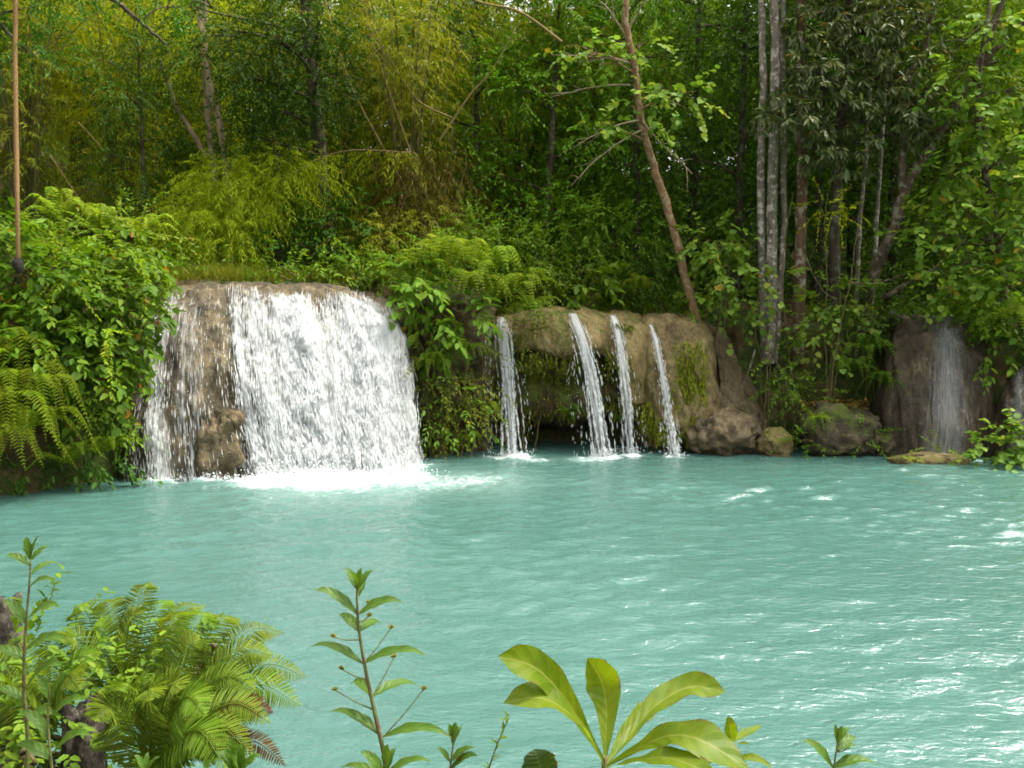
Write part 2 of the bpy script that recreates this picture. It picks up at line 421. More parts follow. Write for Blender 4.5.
def pond_d(x, y):
    """distance outside the pond outline (negative inside)"""
    x, y = np.asarray(x, float), np.asarray(y, float)
    best = np.full(x.shape, 1e9); ins = np.zeros(x.shape, bool)
    n = len(POLY)
    for i in range(n):
        a, b = POLY[i], POLY[(i + 1) % n]
        ex, ey = b - a
        t = np.clip(((x - a[0]) * ex + (y - a[1]) * ey) / (ex * ex + ey * ey), 0, 1)
        best = np.minimum(best, (x - a[0] - t * ex) ** 2 + (y - a[1] - t * ey) ** 2)
        c = ((a[1] > y) != (b[1] > y)) & (x < (b[0] - a[0]) * (y - a[1]) / (b[1] - a[1] + 1e-12) + a[0])
        ins ^= c
    return np.where(ins, -1, 1) * np.sqrt(best)

def height(x, y):
    x, y = np.asarray(x, float), np.asarray(y, float)
    d = pond_d(x, y)
    far = sstep(8, 13, y)
    Hf = np.interp(x, [-30, -11, -8.6, -7.8, -2.6, -1.2, 4.5, 7.5, 9, 14, 30], [6.5, 4.6, 4.3, 4.3, 4.3, 3.4, 3.4, 3.3, 3.2, 3.4, 6])
    w = np.interp(x, [-12, -8.6, -7.6, 12, 14], [1.5, 1.25, .8, .8, 2.2])
    Hn = 1.36 + .1 * np.sin(x * 1.3)
    hf = Hf * sstep(-.1, 1, d / w)
    hn = Hn * sstep(0, 1.55, d)
    h = hf * far + hn * (1 - far)
    h = h + np.maximum(0, y - 27.5) * .30 * sstep(26, 34, y) + np.maximum(0, -x - 12) * .35 * far + np.maximum(0, x - 15) * .30 * far
    h = h - np.maximum(0, y - 62) * .25
    h = h - 1.5 * sstep(0, 1.2, -d) - .25 * (d < 0)
    p = np.stack([x, y, x * 0], -1)
    return h + (.14 * fbm(p * .55, 4, 3) + .5 * fbm(p * .12, 2, 4) * sstep(26, 32, y)) * sstep(.3, 2, np.abs(d))

def ground(x, y):
    return float(height(np.array([x]), np.array([y]))[0])

gx = np.concatenate([np.linspace(-160, -20, 29)[:-1], np.linspace(-20, 20, 260), np.linspace(20, 160, 29)[1:]])
gy = np.concatenate([np.linspace(-60, -2, 18)[:-1], np.linspace(-2, 6, 60)[:-1], np.linspace(6, 16, 30)[:-1], np.linspace(16, 34, 130)[:-1], np.linspace(34, 190, 50)])
X, Y = np.meshgrid(gx, gy, indexing='ij')
b = MB(); b.add(np.stack([X, Y, height(X, Y)], -1), grid_quads(len(gx), len(gy)))
tag(b.build('terrain', M_GROUND), kind='structure')

# water: a wave-shaped sheet
rg = np.random.default_rng(5)
wx = np.arange(-15, 20.5, .062); wy = np.arange(2.8, 26, .052)
X, Y = np.meshgrid(wx, wy, indexing='ij')
Z = np.zeros_like(X)
for i in range(90):
    lam = .21 * (1.1 / .21) ** rg.uniform(); k = 2 * PI / lam
    an = rg.normal(-PI / 2, .42); amp = .0112 * lam ** .75 * rg.uniform(.4, 1.2) / 2.6
    Z += amp * np.sin(k * (X * math.cos(an) + Y * math.sin(an)) + rg.uniform(0, 6.3) + .9 * math.sin(i))
calm = .55 + .45 * (.5 + .5 * fbm(np.stack([X * .22, Y * .30, X * 0], -1), 3, 8)) * 1.6
Z *= calm * .9
FOAM_SPOTS = []   # (px, py, half width px, half height px, strength)
def px_of(P):
    d = np.asarray(P, float) - CAM
    f = d[..., 1] * CP - d[..., 2] * SP; u = d[..., 1] * SP + d[..., 2] * CP
    return np.stack([512 + FOC * d[..., 0] / f, 384 - FOC * u / f], -1)

foam = np.zeros_like(X)
def foam_seg(p, q, r, s, fwd=1.0):
    """foam strewn about the foot of a fall: from p to q on the pond"""
    global foam
    e = q - p; t = np.clip(((X - p[0]) * e[0] + (Y - p[1]) * e[1]) / max(e @ e, 1e-6), 0, 1)
    dx, dy = X - p[0] - t * e[0], Y - p[1] - t * e[1]
    dd = np.sqrt(dx ** 2 + np.where(dy < 0, dy / fwd, dy) ** 2)
    foam = np.maximum(foam, s * np.exp(-(dd / r) ** 1.5))
W2 = lambda px, py: on_water(px, py)[:2]
foam_seg(W2(268, 480), W2(400, 466), .55, 1.5, 1.2)
foam_seg(W2(315, 483), W2(405, 478), .75, 1.15, 1.0)
foam_seg(W2(330, 484), W2(470, 480), 1.2, .5, 1.2)
foam_seg(W2(420, 484), W2(520, 478), .7, .2, 1.2)
foam_seg(W2(150, 481), W2(268, 480), .16, 1.0)
for (px, py, r, s) in ((513, 457, .34, 1.2), (497, 456, .2, .8), (604, 457, .26, 1.1), (632, 455, .2, 1.0), (676, 457, .15, .9), (535, 460, .35, .55), (590, 459, .5, .5)):
    foam_seg(W2(px - 6, py), W2(px + 6, py), r, s)
foam_seg(W2(905, 459), W2(980, 461), .10, .6)
Z += np.minimum(foam, 1) * .09 * fbm(np.stack([X * 3, Y * 3, X * 0], -1), 3, 2)
b = MB(); b.add(np.stack([X, Y, Z], -1), grid_quads(len(wx), len(wy)), foam=foam)
tag(b.build('water', M_WATER), kind='structure')

# ---------------------------------------------------------------- rocks
def pz(px, z, Yd):
    dep = Yd * CP - (z - CAM[2]) * SP
    return np.array([(px - 512) / FOC * dep, Yd, z])

def loft(stations, nu, nv, amp=.1, freq=1.2, seed=0, streak=.6, fine=.35):
    G = crom(np.asarray(stations, float), nu)
    G = np.swapaxes(crom(np.swapaxes(G, 0, 1), nv), 0, 1)
    N = gnormals(G)
    if (N * (CAM - G)).sum() < 0: N = -N
    s = np.array([1, 1, streak])
    a = amp * (fbm(G * freq * s, 3, seed) + fine * fbm(G * freq * 4.3 * s, 4, seed + 9)) - amp * .5 * np.abs(fbm(G * freq * 2 * s, 3, seed + 20))
    return G + N * a[..., None], N

def rock(name, label, cat, G, mat, group=None, mb=None):
    c = G.reshape(-1, 3)
    root_loc = (c[:, 0].mean(), c[:, 1].min() * .5 + c[:, 1].max() * .5, 0)
    t = thing(name, label, cat, root_loc, group)
    m = mb or MB(); m.add(G, grid_quads(*G.shape[:2]))
    m.build('rock_face', mat, t)
    return t

def boulder(name, label, cat, px, py, Yd, r, mat, seed, amp=.22, freq=1.1, flat=1.0, rz=0.0, group=None):
    bm = bmesh.new(); bmesh.ops.create_icosphere(bm, subdivisions=5, radius=1.0)
    v = np.array([p.co[:] for p in bm.verts]); f = np.array([[w.index for w in q.verts] for q in bm.faces]); bm.free()
    c = at(px, py, Yd); r = np.asarray(r, float)
    v = np.sign(v) * np.abs(v) ** flat
    nv_ = norm(v / r); v = v * r; q = v + seed * 7.1
    v = v + nv_ * (r.min() * (amp * 1.3 * fbm(q * freq * 1.4, 3, seed) - .22 * np.abs(fbm(q * 2.6, 4, seed + 5))) + .035 * fbm(q * 7, 4, seed + 3))[:, None]
    ca, sa = math.cos(rz), math.sin(rz)
    v = np.stack([v[:, 0] * ca - v[:, 1] * sa, v[:, 0] * sa + v[:, 1] * ca, v[:, 2]], -1) + c
    mb = MB(); mb.add(v, t=f)
    o = mb.build(name, mat)
    return tag(o, label, cat, group)

AN = np.radians([0, 18, 36, 54, 70, 82, 90])
def dome(spec, pw=1.0):
    st = []
    for (lx, ly, lY, bx, bz, bY) in spec:
        L = at(lx, ly, lY); B = pz(bx, bz, bY)
        p = [L + (0, 3.0, -.25), L + (0, 1.2, .04)]
        for a in AN:
            s = math.sin(a) ** pw
            p.append(np.array([L[0] + (B[0] - L[0]) * s, L[1] + (B[1] - L[1]) * s, B[2] + (L[2] - B[2]) * math.cos(a)]))
        st.append(p)
    return st

# main fall
MAINSPEC = [(140, 325, 22.2, 98, -.5, 19.6), (164, 298, 21.2, 122, -.5, 18.55), (195, 284, 20.8, 150, -.5, 18.25), (245, 283, 21.0, 208, -.5, 18.45),
            (295, 286, 21.4, 272, -.5, 18.8), (345, 289, 22.0, 335, -.5, 19.5), (385, 297, 22.5, 388, -.5, 20.2), (404, 314, 22.9, 412, -.5, 20.9), (424, 345, 24.2, 428, -.5, 23)]
GM, NM = loft(dome(MAINSPEC), 190, 150, .15, 1.1, 1, .55, .35)
rock('fall_ledge', 'broad rounded brown travertine ledge under the widest waterfall', 'rock', GM, R_MAIN)

def sample(G, u, v):
    """bilinear point on a grid, u and v in 0..1"""
    a = np.clip(u, 0, .9999) * (G.shape[0] - 1); c = np.clip(v, 0, .9999) * (G.shape[1] - 1)
    i, j = a.astype(int), c.astype(int); s, t = (a - i)[..., None], (c - j)[..., None]
    return G[i, j] * (1 - s) * (1 - t) + G[i + 1, j] * s * (1 - t) + G[i, j + 1] * (1 - s) * t + G[i + 1, j + 1] * s * t

boulder('boulder', 'wet brown angular boulder leaning on the ledge left in the widest waterfall', 'boulder', 222, 446, 18.95, (.56, .66, .98), R_BOUL, 6, .24, 1.5, .62, .3)

# mossy wall between the wide fall and the thin falls
st = []
for (px, ty, y0, wob) in ((392, 300, 22.6, 0), (408, 292, 21.9, .0), (425, 290, 21.6, .2), (445, 290, 21.8, -.1), (465, 292, 22.1, .15), (482, 300, 22.5, 0), (498, 312, 23.2, 0)):
    st.append([at(px, ty - 6, y0 + 3.4), at(px, ty, y0 + 1.1), at(px, ty + 22, y0 + .35), at(px, 350, y0 + .05 + wob * .6), at(px, 395, y0 + wob), at(px, 420, y0 + .12), at(px, 440, y0 + .3), pz(px, -.5, y0 + .35)])
GW, NW = loft(st, 90, 110, .22, 1.3, 21, .7, .6)
rock('mossy_wall', 'steep mossy wall hung with ferns beside the widest waterfall', 'rock', GW, R_WALL)

# overhanging shelf with three thin falls
st = []
for (px, ty, e1, y1, e2, y2) in ((482, 330, 362, 23.6, 432, 23.7), (494, 318, 350, 23.15, 432, 23.45), (512, 314, 352, 23.0, 430, 23.3), (530, 309, 346, 22.75, 434, 23.15), (548, 308, 352, 22.6, 436, 23.1),
                                 (566, 309, 357, 22.55, 438, 23.05), (584, 309, 350, 22.52, 436, 23.1), (602, 314, 352, 22.72, 430, 23.15), (616, 313, 362, 22.6, 424, 23.1), (630, 315, 398, 22.46, 424, 22.85), (645, 321, 404, 22.66, 420, 22.9), (658, 330, 398, 23.4, 420, 23.6)):
    st.append([at(px, ty - 2, y1 + 3.6), at(px, ty - 1, y1 + 1.8), at(px, ty + 3, y1 + .75), at(px, ty + 18, y1 + .18), at(px, e1 - 8, y1), at(px, e1 + 2, y1 + .14), at(px, e1 + 5, y2 + .42), at(px, (e1 + e2) / 2, y2 - .12),
               at(px, e2 - 20, y2), at(px, e2 - 10, y2 + .7), at(px, e2 - 8, y2 + 1.6), pz(px, -.5, y2 + 1.9)])
GS, NS = loft(st, 150, 190, .06, 1.5, 31, .6, .55)
js = int(190 * 5.55 / 11)
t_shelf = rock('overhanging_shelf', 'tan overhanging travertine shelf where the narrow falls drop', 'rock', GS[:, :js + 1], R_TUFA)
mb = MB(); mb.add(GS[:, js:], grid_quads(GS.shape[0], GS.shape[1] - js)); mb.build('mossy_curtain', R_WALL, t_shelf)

st = []
for (px, ty, e1, y1) in ((634, 322, 405, 23.4), (646, 318, 416, 22.55), (660, 317, 424, 22.35), (678, 317, 430, 22.3), (694, 318, 430, 22.35), (706, 326, 424, 22.5), (717, 352, 418, 22.75), (725, 385, 412, 23.2)):
    x2 = px + (px - 640) * .10
    st.append([at(px, ty - 2, y1 + 3.4), at(px, ty, y1 + 1.5), at(px, ty + 5, y1 + .9), at(px + (x2 - px) * .3, ty + 35, y1 + .38), at(px + (x2 - px) * .7, ty + 70, y1 + .1), at(x2, e1 - 8, y1), at(x2, e1 + 4, y1 + .15), at(x2, e1 + 9, y1 + .9), pz(x2, -.5, y1 + 1.3)])
GC, NC = loft(st, 90, 130, .07, 1.5, 41, .45, .9)
t_col = rock('travertine_bulge', 'tan grooved travertine bulge with bright moss beside the rightmost narrow fall', 'rock', GC, R_CREAM)

st = [[at(706, 322, 24.4), at(714, 345, 23.8), at(720, 385, 23.2), at(706, 425, 22.7), pz(696, -.5, 22.5)],
      [at(724, 332, 24.6), at(734, 365, 23.9), at(740, 398, 23.2), at(733, 432, 22.6), pz(728, -.5, 22.4)],
      [at(742, 345, 24.8), at(752, 378, 24.1), at(760, 408, 23.4), at(764, 438, 22.9), pz(768, -.5, 22.8)],
      [at(760, 352, 25.2), at(772, 385, 24.6), at(782, 415, 24.0), at(788, 440, 23.6), pz(795, -.5, 23.4)]]
G_, _ = loft(st, 60, 70, .12, 1.3, 51, .5)
rock('wet_slope', 'wet grey brown rock slope running down beside the mossy bulge', 'rock', G_, R_BOUL)
boulder('boulder', 'large rounded wet brown boulder at the foot of the mossy bulge', 'boulder', 724, 437, 22.35, (.92, .75, .66), R_BOUL, 7, .15, .9)
boulder('boulder', 'small yellow mossy boulder between the wet boulder and the dark one', 'boulder', 774, 444, 22.0, (.48, .45, .42), R_YEL, 9, .16, 1.0, .8)
boulder('boulder', 'wide dark boulder topped with dead leaves below the forked trees', 'boulder', 838, 432, 22.3, (1.02, .8, .66), R_DARK, 12, .2, 1.0, .7)
boulder('boulder', 'low flat mossy rock in front of the dark waterfall', 'boulder', 928, 461, 20.75, (.92, .42, .20), R_YEL, 15, .2, 1.1, .8)
boulder('boulder', 'brown stone at the water between the dark boulder and dark waterfall', 'boulder', 880, 447, 22.0, (.42, .4, .46), R_DARK, 18, .25, 1.2)

# earth bank below the trees
st = []
for (px, ty, y0) in ((700, 320, 24.6), (730, 312, 24.0), (765, 330, 23.5), (800, 338, 23.3), (835, 348, 23.2), (865, 340, 23.3), (890, 330, 23.8), (905, 330, 24.6)):
    st.append([at(px, 306, y0 + 3.2), at(px, ty - 12, y0 + 1.6), at(px, ty + 10, y0 + .9), at(px, ty + 45, y0 + .35), at(px, 410, y0), at(px, 440, y0 - .1), pz(px, -.5, y0 - .1)])
GB, NB = loft(st, 120, 90, .25, 1.1, 61, .8)
b = MB(); b.add(GB, grid_quads(*GB.shape[:2])); tag(b.build('earth_bank', M_GROUND), kind='structure')

# dark dome on the right, with its thin fall
DSPEC = [(884, 372, 23.8, 862, -.5, 22.9), (898, 322, 23.2, 880, -.5, 21.9), (920, 317, 23.0, 908, -.5, 21.45), (945, 317, 23.0, 945, -.5, 21.35), (966, 321, 23.0, 976, -.5, 21.4), (980, 345, 23.2, 996, -.5, 21.7), (990, 385, 23.8, 1010, -.5, 22.6)]
GD, ND = loft(dome(DSPEC, 1.25), 110, 110, .07, 1.3, 71, .25, .8)
rock('fall_ledge', 'dark brown rock dome carrying a thin veil of water', 'rock', GD, R_WET)
DSPEC2 = [(990, 400, 22.8, 985, -.5, 22.2), (1004, 378, 22.2, 1000, -.5, 21.2), (1025, 368, 22.2, 1025, -.5, 21.0), (1060, 370, 22.4, 1060, -.5, 21.0), (1100, 395, 23.4, 1105, -.5, 22)]
GE, NE = loft(dome(DSPEC2, 1.2), 70, 70, .12, 1.5, 81, .4, .6)
rock('fall_ledge', 'small wet rock with a trickle at the right end of the far shore', 'rock', GE, R_WET)

# ---------------------------------------------------------------- falling water
DROP_V = np.array([[-.5, 0, 0], [.15, .5, 0], [.15, -.25, .43], [.15, -.25, -.43], [.5, 0, 0]])
DROP_T = np.array([[0, 1, 2], [0, 2, 3], [0, 3, 1], [4, 2, 1], [4, 3, 2], [4, 1, 3]])
def drops(mb, P, D, L, W, rng):
    n = len(P); D = norm(D); A = norm(np.cross(D, rng.normal(0, 1, (n, 3)))); B = np.cross(D, A)
    V = P[:, None] + DROP_V[None, :, :1] * L[:, None, None] * D[:, None] + (DROP_V[None, :, 1:2] * A[:, None] + DROP_V[None, :, 2:] * B[:, None]) * W[:, None, None]
    mb.add(V.reshape(-1, 3), t=(DROP_T[None] + (np.arange(n) * 5)[:, None, None]).reshape(-1, 3))

def splash(mb, p, q, n, rng, h=.5, w=.25):
    t = rng.uniform(0, 1, n)
    P = np.zeros((n, 3)); P[:, :2] = p + t[:, None] * (q - p) + rng.normal(0, w, (n, 2)) * np.array([1, .8])
    P[:, 2] = np.abs(rng.normal(0, h * .4, n)) * rng.uniform(.1, 1, n) + .01
    D = rng.normal(0, 1, (n, 3)) + np.array([0, 0, .6]); s = rng.uniform(.012, .042, n)
    drops(mb, P, D, s * rng.uniform(1, 2.2, n), s, rng)

rf = np.random.default_rng(23)
wide = thing('waterfall', 'widest white waterfall pouring over the rounded ledge on the left', 'waterfall', (-5, 19.2, 0), 'waterfalls into the pool')
su = np.linspace(0, 1, len(MAINSPEC)); lipx = np.array([s[0] for s in MAINSPEC]); basx = np.array([s[3] for s in MAINSPEC])
V0 = .20   # the water appears just behind the lip
# (lip px, base px, half width at lip, half width at base, drops, sheet density)
FLOWS = [(228, 262, 6, 5, 900, .62), (246, 284, 14, 16, 2600, .5), (280, 320, 20, 18, 11000, .95), (322, 348, 14, 10, 2400, .5), (348, 378, 22, 19, 10500, .92), (386, 404, 8, 7, 900, .50),
         (188, 164, 8, 12, 800, .42), (204, 196, 12, 18, 200, .27), (182, 143, 4, 6, 90, .2), (238, 264, 14, 9, 500, .34), (216, 246, 5, 8, 160, .2), (208, 216, 4, 10, 80, .08)]
mb = MB()
for (lx, bx, wl, wb, n, dn) in FLOWS:
    k = np.clip(rf.normal(0, .55, n), -1.5, 1.5)
    ut = np.interp(lx + k * wl, lipx, su); ub = np.interp(bx + k * wb + rf.normal(0, 1.5, n), basx, su)
    v = V0 + (1 - V0) * (.20 + .73 * rf.uniform(0, 1, n) ** .60)
    w = ((v - V0) / (1 - V0))
    u = ut + (ub - ut) * np.clip(w * 1.15, 0, 1) ** .9
    P = sample(GM, u, v); Pn = sample(GM, u + (ub - ut) * .02, v + .02); Nn = sample(NM, u, v)
    P = P + norm(Nn) * (rf.uniform(.01, .02, n) + (.02 + .26 * w ** 1.2) * rf.uniform(.5, 1.25, n))[:, None]
    s = (.55 + w) * (.7 if bx < 240 else 1)
    drops(mb, P, Pn - P * 0 - sample(GM, u, v), rf.uniform(.06, .30, n) * (1.5 - .6 * w), rf.uniform(.006, .017, n) * s, rf)
mb.build('spray', M_DROP, wide)['kind'] = 'stuff'
# the sheet behind the spray
nu, nv = 240, 120
uu, vv = np.meshgrid(np.linspace(0, 1, nu), np.linspace(0, 1, nv), indexing='ij')
px_b = 128 + uu * (414 - 128); px_t = np.interp(px_b, [128, 168, 200, 254, 285, 322, 348, 378, 402, 416], [178, 186, 205, 226, 246, 280, 322, 348, 386, 397])
v = V0 + (1 - V0) * vv * .95
u = np.interp(px_t, lipx, su); u = u + (np.interp(px_b, basx, su) - u) * np.clip(vv * 1.15, 0, 1) ** .9
P = sample(GM, u, v) + sample(NM, u, v) * (.015 + .22 * vv ** 1.2)[..., None]
dens = np.zeros_like(uu)
for (lx, bx, wl, wb, n, dn) in FLOWS:
    dens = np.maximum(dens, dn * np.exp(-((px_b - bx) / (wb * 1.25)) ** 2))
dens = dens * (.05 + .95 * sstep(.08, .44, vv + .06 * fbm(np.stack([uu * 14, uu * 0, vv * 3], -1), 3, 6))) * sstep(0, .03, vv)
mb = MB(); mb.add(P, grid_quads(nu, nv), across=uu * 6, along=vv * 5, dens=dens)
mb.build('water_sheet', M_SHEET, wide)
mb = MB(); splash(mb, W2(262, 480), W2(408, 464), 2600, rf, .75, .2); splash(mb, W2(140, 481), W2(262, 480), 300, rf, .3, .1)
splash(mb, W2(290, 484), W2(420, 474), 700, rf, .2, .3)
mb.build('splash', M_DROP, wide)['kind'] = 'stuff'

def thin_fall(label, path, wt, wb, n, dens, seed, extra=()):
    """path: lip (px,py,Y), base (px,py) ; widths in metres"""
    rng = np.random.default_rng(seed)
    B = on_water(*path[-1]); K = np.array([at(*q) for q in path[:-1]] + [B]); KK = crom(K, 80)
    t = thing('waterfall', label, 'waterfall', (B[0], B[1], 0), 'waterfalls into the pool')
    def pt(s, o, d):
        f = np.clip(s, -.05, 1.05) * 79; i = np.clip(f.astype(int), 0, 78); C = KK[i] + (KK[i + 1] - KK[i]) * (f - i)[..., None]
        return C + np.stack([o * (wt + (wb - wt) * s), d * (.015 + .11 * s ** 1.5) - .05, 0 * s], -1)
    mb = MB()
    s = rng.uniform(0, 1, n) ** .62; o = np.clip(rng.normal(0, .42, n), -1.1, 1.1); d = rng.normal(0, 1, n)
    # threads: drops bunch into strands that wander a little
    st = np.round(o * 3.5) / 3.5; o = o * .45 + st * .55 + .10 * np.sin(s * 9 + st * 7)
    P = pt(s, o, d); D = pt(np.minimum(s + .02, 1.02), o, d) - pt(s - .02, o, d)
    drops(mb, P, D, rng.uniform(.05, .22, n) * (.7 + .5 * s), rng.uniform(.008, .023, n) * (.7 + .5 * s), rng)
    for (k, o2, s0) in extra:
        s = rng.uniform(s0, 1, k) ** .7; P = pt(s, o2 + rng.normal(0, .10, k), rng.normal(0, 1, k)); D = np.tile([0, 0, -1.0], (k, 1))
        drops(mb, P, D, rng.uniform(.04, .16, k), rng.uniform(.006, .015, k), rng)
    mb.build('spray', M_DROP, t)['kind'] = 'stuff'
    U, S = np.meshgrid(np.linspace(-1, 1, 24), np.linspace(0, 1, 70), indexing='ij')
    mb = MB(); G = pt(S, U, np.zeros_like(U)); G[..., 1] -= .05 * (1 - U ** 2)
    mb.add(G, grid_quads(24, 70), across=U * .5 + seed, along=S * 3, dens=dens * .80 * np.exp(-(U / .62) ** 2) * (1 - .55 * S ** 2) * sstep(0, .06, S))
    mb.build('water_sheet', M_THIN, t)
    mb = MB(); splash(mb, B[:2] - (.15, 0), B[:2] + (.15, 0), int(n * .16), rng, .25, .14); mb.build('splash', M_DROP, t)['kind'] = 'stuff'
    return t

thin_fall('narrow waterfall dropping beside the fern covered wall', ((502, 316, 23.4), (503, 326, 22.95), (505, 346, 22.72), (509, 392, 22.4), (513, 456)), .15, .36, 1700, 1.0, 101, ((130, -1.5, .15), (70, -1.9, .3), (30, 1.4, .5)))
thin_fall('narrow slanting waterfall off the middle of the overhanging shelf', ((572, 312, 23.3), (576, 323, 22.82), (583, 343, 22.45), (593, 388, 22.2), (603, 456)), .17, .34, 1700, 1.0, 102, ((40, -1.4, .5), (22, -2.0, .55)))
thin_fall('slim waterfall at the end of the overhanging shelf near the mossy bulge', ((612, 314, 23.3), (616, 326, 22.82), (620, 350, 22.45), (626, 396, 22.2), (631, 453)), .14, .27, 950, .9, 103, ((20, 1.4, .55),))
thin_fall('thinnest slanting waterfall running down the tan mossy bulge', ((649, 322, 23.1), (655, 340, 22.62), (661, 370, 22.36), (668, 412, 22.15), (676, 456)), .08, .18, 700, .9, 104, ((24, -1.6, .65),))

def veil(label, G, N, u0, u1, v0, v1, n, dens, seed, gain):
    rng = np.random.default_rng(seed)
    c = sample(G, np.array([(u0 + u1) / 2]), np.array([v1]))[0]
    t = thing('waterfall', label, 'waterfall', (c[0], c[1], 0), 'waterfalls into the pool')
    U, V = np.meshgrid(np.linspace(0, 1, 60), np.linspace(0, 1, 80), indexing='ij')
    mid = (u0 + u1) / 2; sp = .55 + .45 * V
    P = sample(G, mid + (U - .5) * (u1 - u0) * sp, v0 + V * (v1 - v0)) + sample(N, mid + (U - .5) * (u1 - u0) * sp, v0 + V * (v1 - v0)) * .025
    prof = dens * (.6 * np.exp(-((U - .5) / .16) ** 2) + .55 * np.exp(-((U - .5) / .36) ** 4))
    mb = MB(); mb.add(P, grid_quads(60, 80), across=U * 2.2, along=V * 3, dens=prof * sstep(0, .15, V) * gain)
    mb.build('water_sheet', M_VEIL, t)
    u = np.clip(rng.normal(.5, .16, n), 0, 1); v = rng.uniform(0, 1, n)
    uu = mid + (u - .5) * (u1 - u0) * (.55 + .45 * v); vv = v0 + v * (v1 - v0)
    P = sample(G, uu, vv) + sample(N, uu, vv) * rng.uniform(.02, .06, n)[:, None]
    D = sample(G, uu, vv + .02) - sample(G, uu, vv)
    mb = MB(); drops(mb, P, D, rng.uniform(.02, .07, n), rng.uniform(.003, .007, n), rng); mb.build('spray', M_DROP, t)['kind'] = 'stuff'

veil('thin veil of water sliding down the dark rock dome', GD, ND, .24, .78, .20, .96, 420, .62, 105, 1.0)
veil('short trickle over the small rock at the right end of the far shore', GE, NE, .25, .62, .20, .8, 120, .5, 106, 1.0)
# ---------------------------------------------------------------- plants of the far shore and the forest
def limb_path(a, b, rng, n=9, sag=.12):
    t = np.linspace(0, 1, n)[:, None]
    L = np.linalg.norm(b - a)
    m = a + (b - a) * np.array([.35, .35, .62])[None] if False else None
    mid = a * .5 + b * .5 + np.array([0, 0, sag * L]) + rng.normal(0, .07 * L, 3)
    P = (1 - t) ** 2 * a + 2 * t * (1 - t) * mid + t ** 2 * b
    return P + np.cumsum(rng.normal(0, .012 * L, (n, 3)), 0) * t

def plant(name, label, cat, base, stems, blobs, spec, leafm, bark, seed, group=None, dens=1.0, scale=1.0, fill=.5, down=.15,
          parts=('trunk', 'limb', 'crown'), limb_r=.05, twigs=True, extra=None, wob=.12):
    """stems: [(points, [radii])]; blobs: [(centre, radii)] of foliage, each carried by a limb from the nearest stem"""
    rng = np.random.default_rng(seed)
    t = thing(name, label, cat, base, group)
    paths = []
    for (pts, rad) in stems:
        P = crom(np.asarray(pts, float), max(14, len(pts) * 6)); P[1:-1] += rng.normal(0, .012, P[1:-1].shape)
        mb = MB(); tube(mb, P, rad, 10 if rad[0] > .05 else 6, wob, seed); mb.build(parts[0], bark, t); paths.append((P, rad))
    for (c, r) in blobs:
        c = np.asarray(c, float); best = None
        for (P, rad) in paths:
            d = np.linalg.norm(P - c, axis=1) + 1.2 * np.maximum(0, P[:, 2] - c[2] + .15)
            i = int(d.argmin())
            if best is None or d[i] < best[0]: best = (d[i], P[i], np.interp(i / len(P), np.linspace(0, 1, len(rad)), rad))
        if best and np.linalg.norm(best[1] - c) > .25:
            r0 = min(limb_r, best[2] * .7); mb = MB(); tube(mb, limb_path(best[1], c, rng), [r0, r0 * .3], 5)
            rr = np.broadcast_to(np.asarray(r, float), 3)
            if twigs:
                for k in range(5):
                    d = norm(rng.normal(0, 1, 3)); tube(mb, limb_path(best[1] * .25 + c * .75, c + d * rr * .8, rng, 6), [r0 * .4, r0 * .12], 4)
            mb.build(parts[1], bark, t)
    if blobs:
        mb = MB(); leaf_blobs(mb, blobs, spec, rng, dens, scale, fill, down)
        if extra: extra(mb, rng)
        mb.build(parts[2], leafm, t)
    return t

def frond(path, pairs, plen, width, rng, mb, mbs=None, curl=.35, rr=.006, up=None):
    """a pinnate fern frond along path: pinnae in mb, rachis in mbs"""
    P = crom(np.asarray(path, float), pairs + 3)
    T = norm(np.gradient(P, axis=0)); upv = np.array([0, 0, 1.0]) if up is None else np.asarray(up, float)
    S = norm(np.cross(T, upv + rng.normal(0, .05, 3))); N = np.cross(S, T)
    s = np.linspace(0, 1, len(P))[2:]
    prof = np.clip(np.minimum(s * 4.5 + .30, 1) * (1 - s ** 2.2) ** .8, .06, 1)
    for sg in (-1, 1):
        D = sg * S[2:] + .42 * T[2:] + rng.normal(0, .05, S[2:].shape); D = D - curl * N[2:] * .5 - np.array([0, 0, .12])
        L = plen * prof * rng.uniform(.9, 1.08, len(s))
        add_leaves(mb, P[2:], D, N[2:] + rng.normal(0, .12, S[2:].shape), L, width * (.6 + .4 * prof), T_LEAF)
    if mbs is not None: tube(mbs, P, [rr, rr * .3], 4)

def fern(label, px, py, Yd, size, seed, n=11, az=(0, 2 * PI), group='ferns along the far shore', mat=None, droop=.55, base=None, pairs=20):
    rng = np.random.default_rng(seed)
    B = at(px, py, Yd) if base is None else np.asarray(base, float)
    t = thing('fern', label, 'fern', B, group)
    for k in range(n):
        a = az[0] + (az[1] - az[0]) * (k + rng.uniform(.1, .9)) / n
        L = size * rng.uniform(.75, 1.15); el = rng.uniform(.45, 1.2)
        h = np.array([math.cos(a), math.sin(a), 0]); e = np.array([0, 0, 1.0])
        p = [B, B + L * .33 * (h * math.cos(el) + e * math.sin(el)), B + L * (h * .62 * math.cos(el) + h * .1 + e * .62 * math.sin(el) - e * droop * .16),
             B + L * (h * (.95 * math.cos(el) + .16) + e * (.72 * math.sin(el) - droop * .75))]
        mb = MB(); frond(p, pairs, size * .17, size * .60 / pairs, rng, mb, mb); mb.build('frond', mat or G_FERN, t)
    return t

def px_blob(px, py, Yd, rx, ry=None, rz=None):
    ry = rx if ry is None else ry; rz = rx if rz is None else rz
    k = Yd / FOC
    return (at(px, py, Yd), (rx * k, ry * k, rz * k))       # radii given in picture pixels at that distance

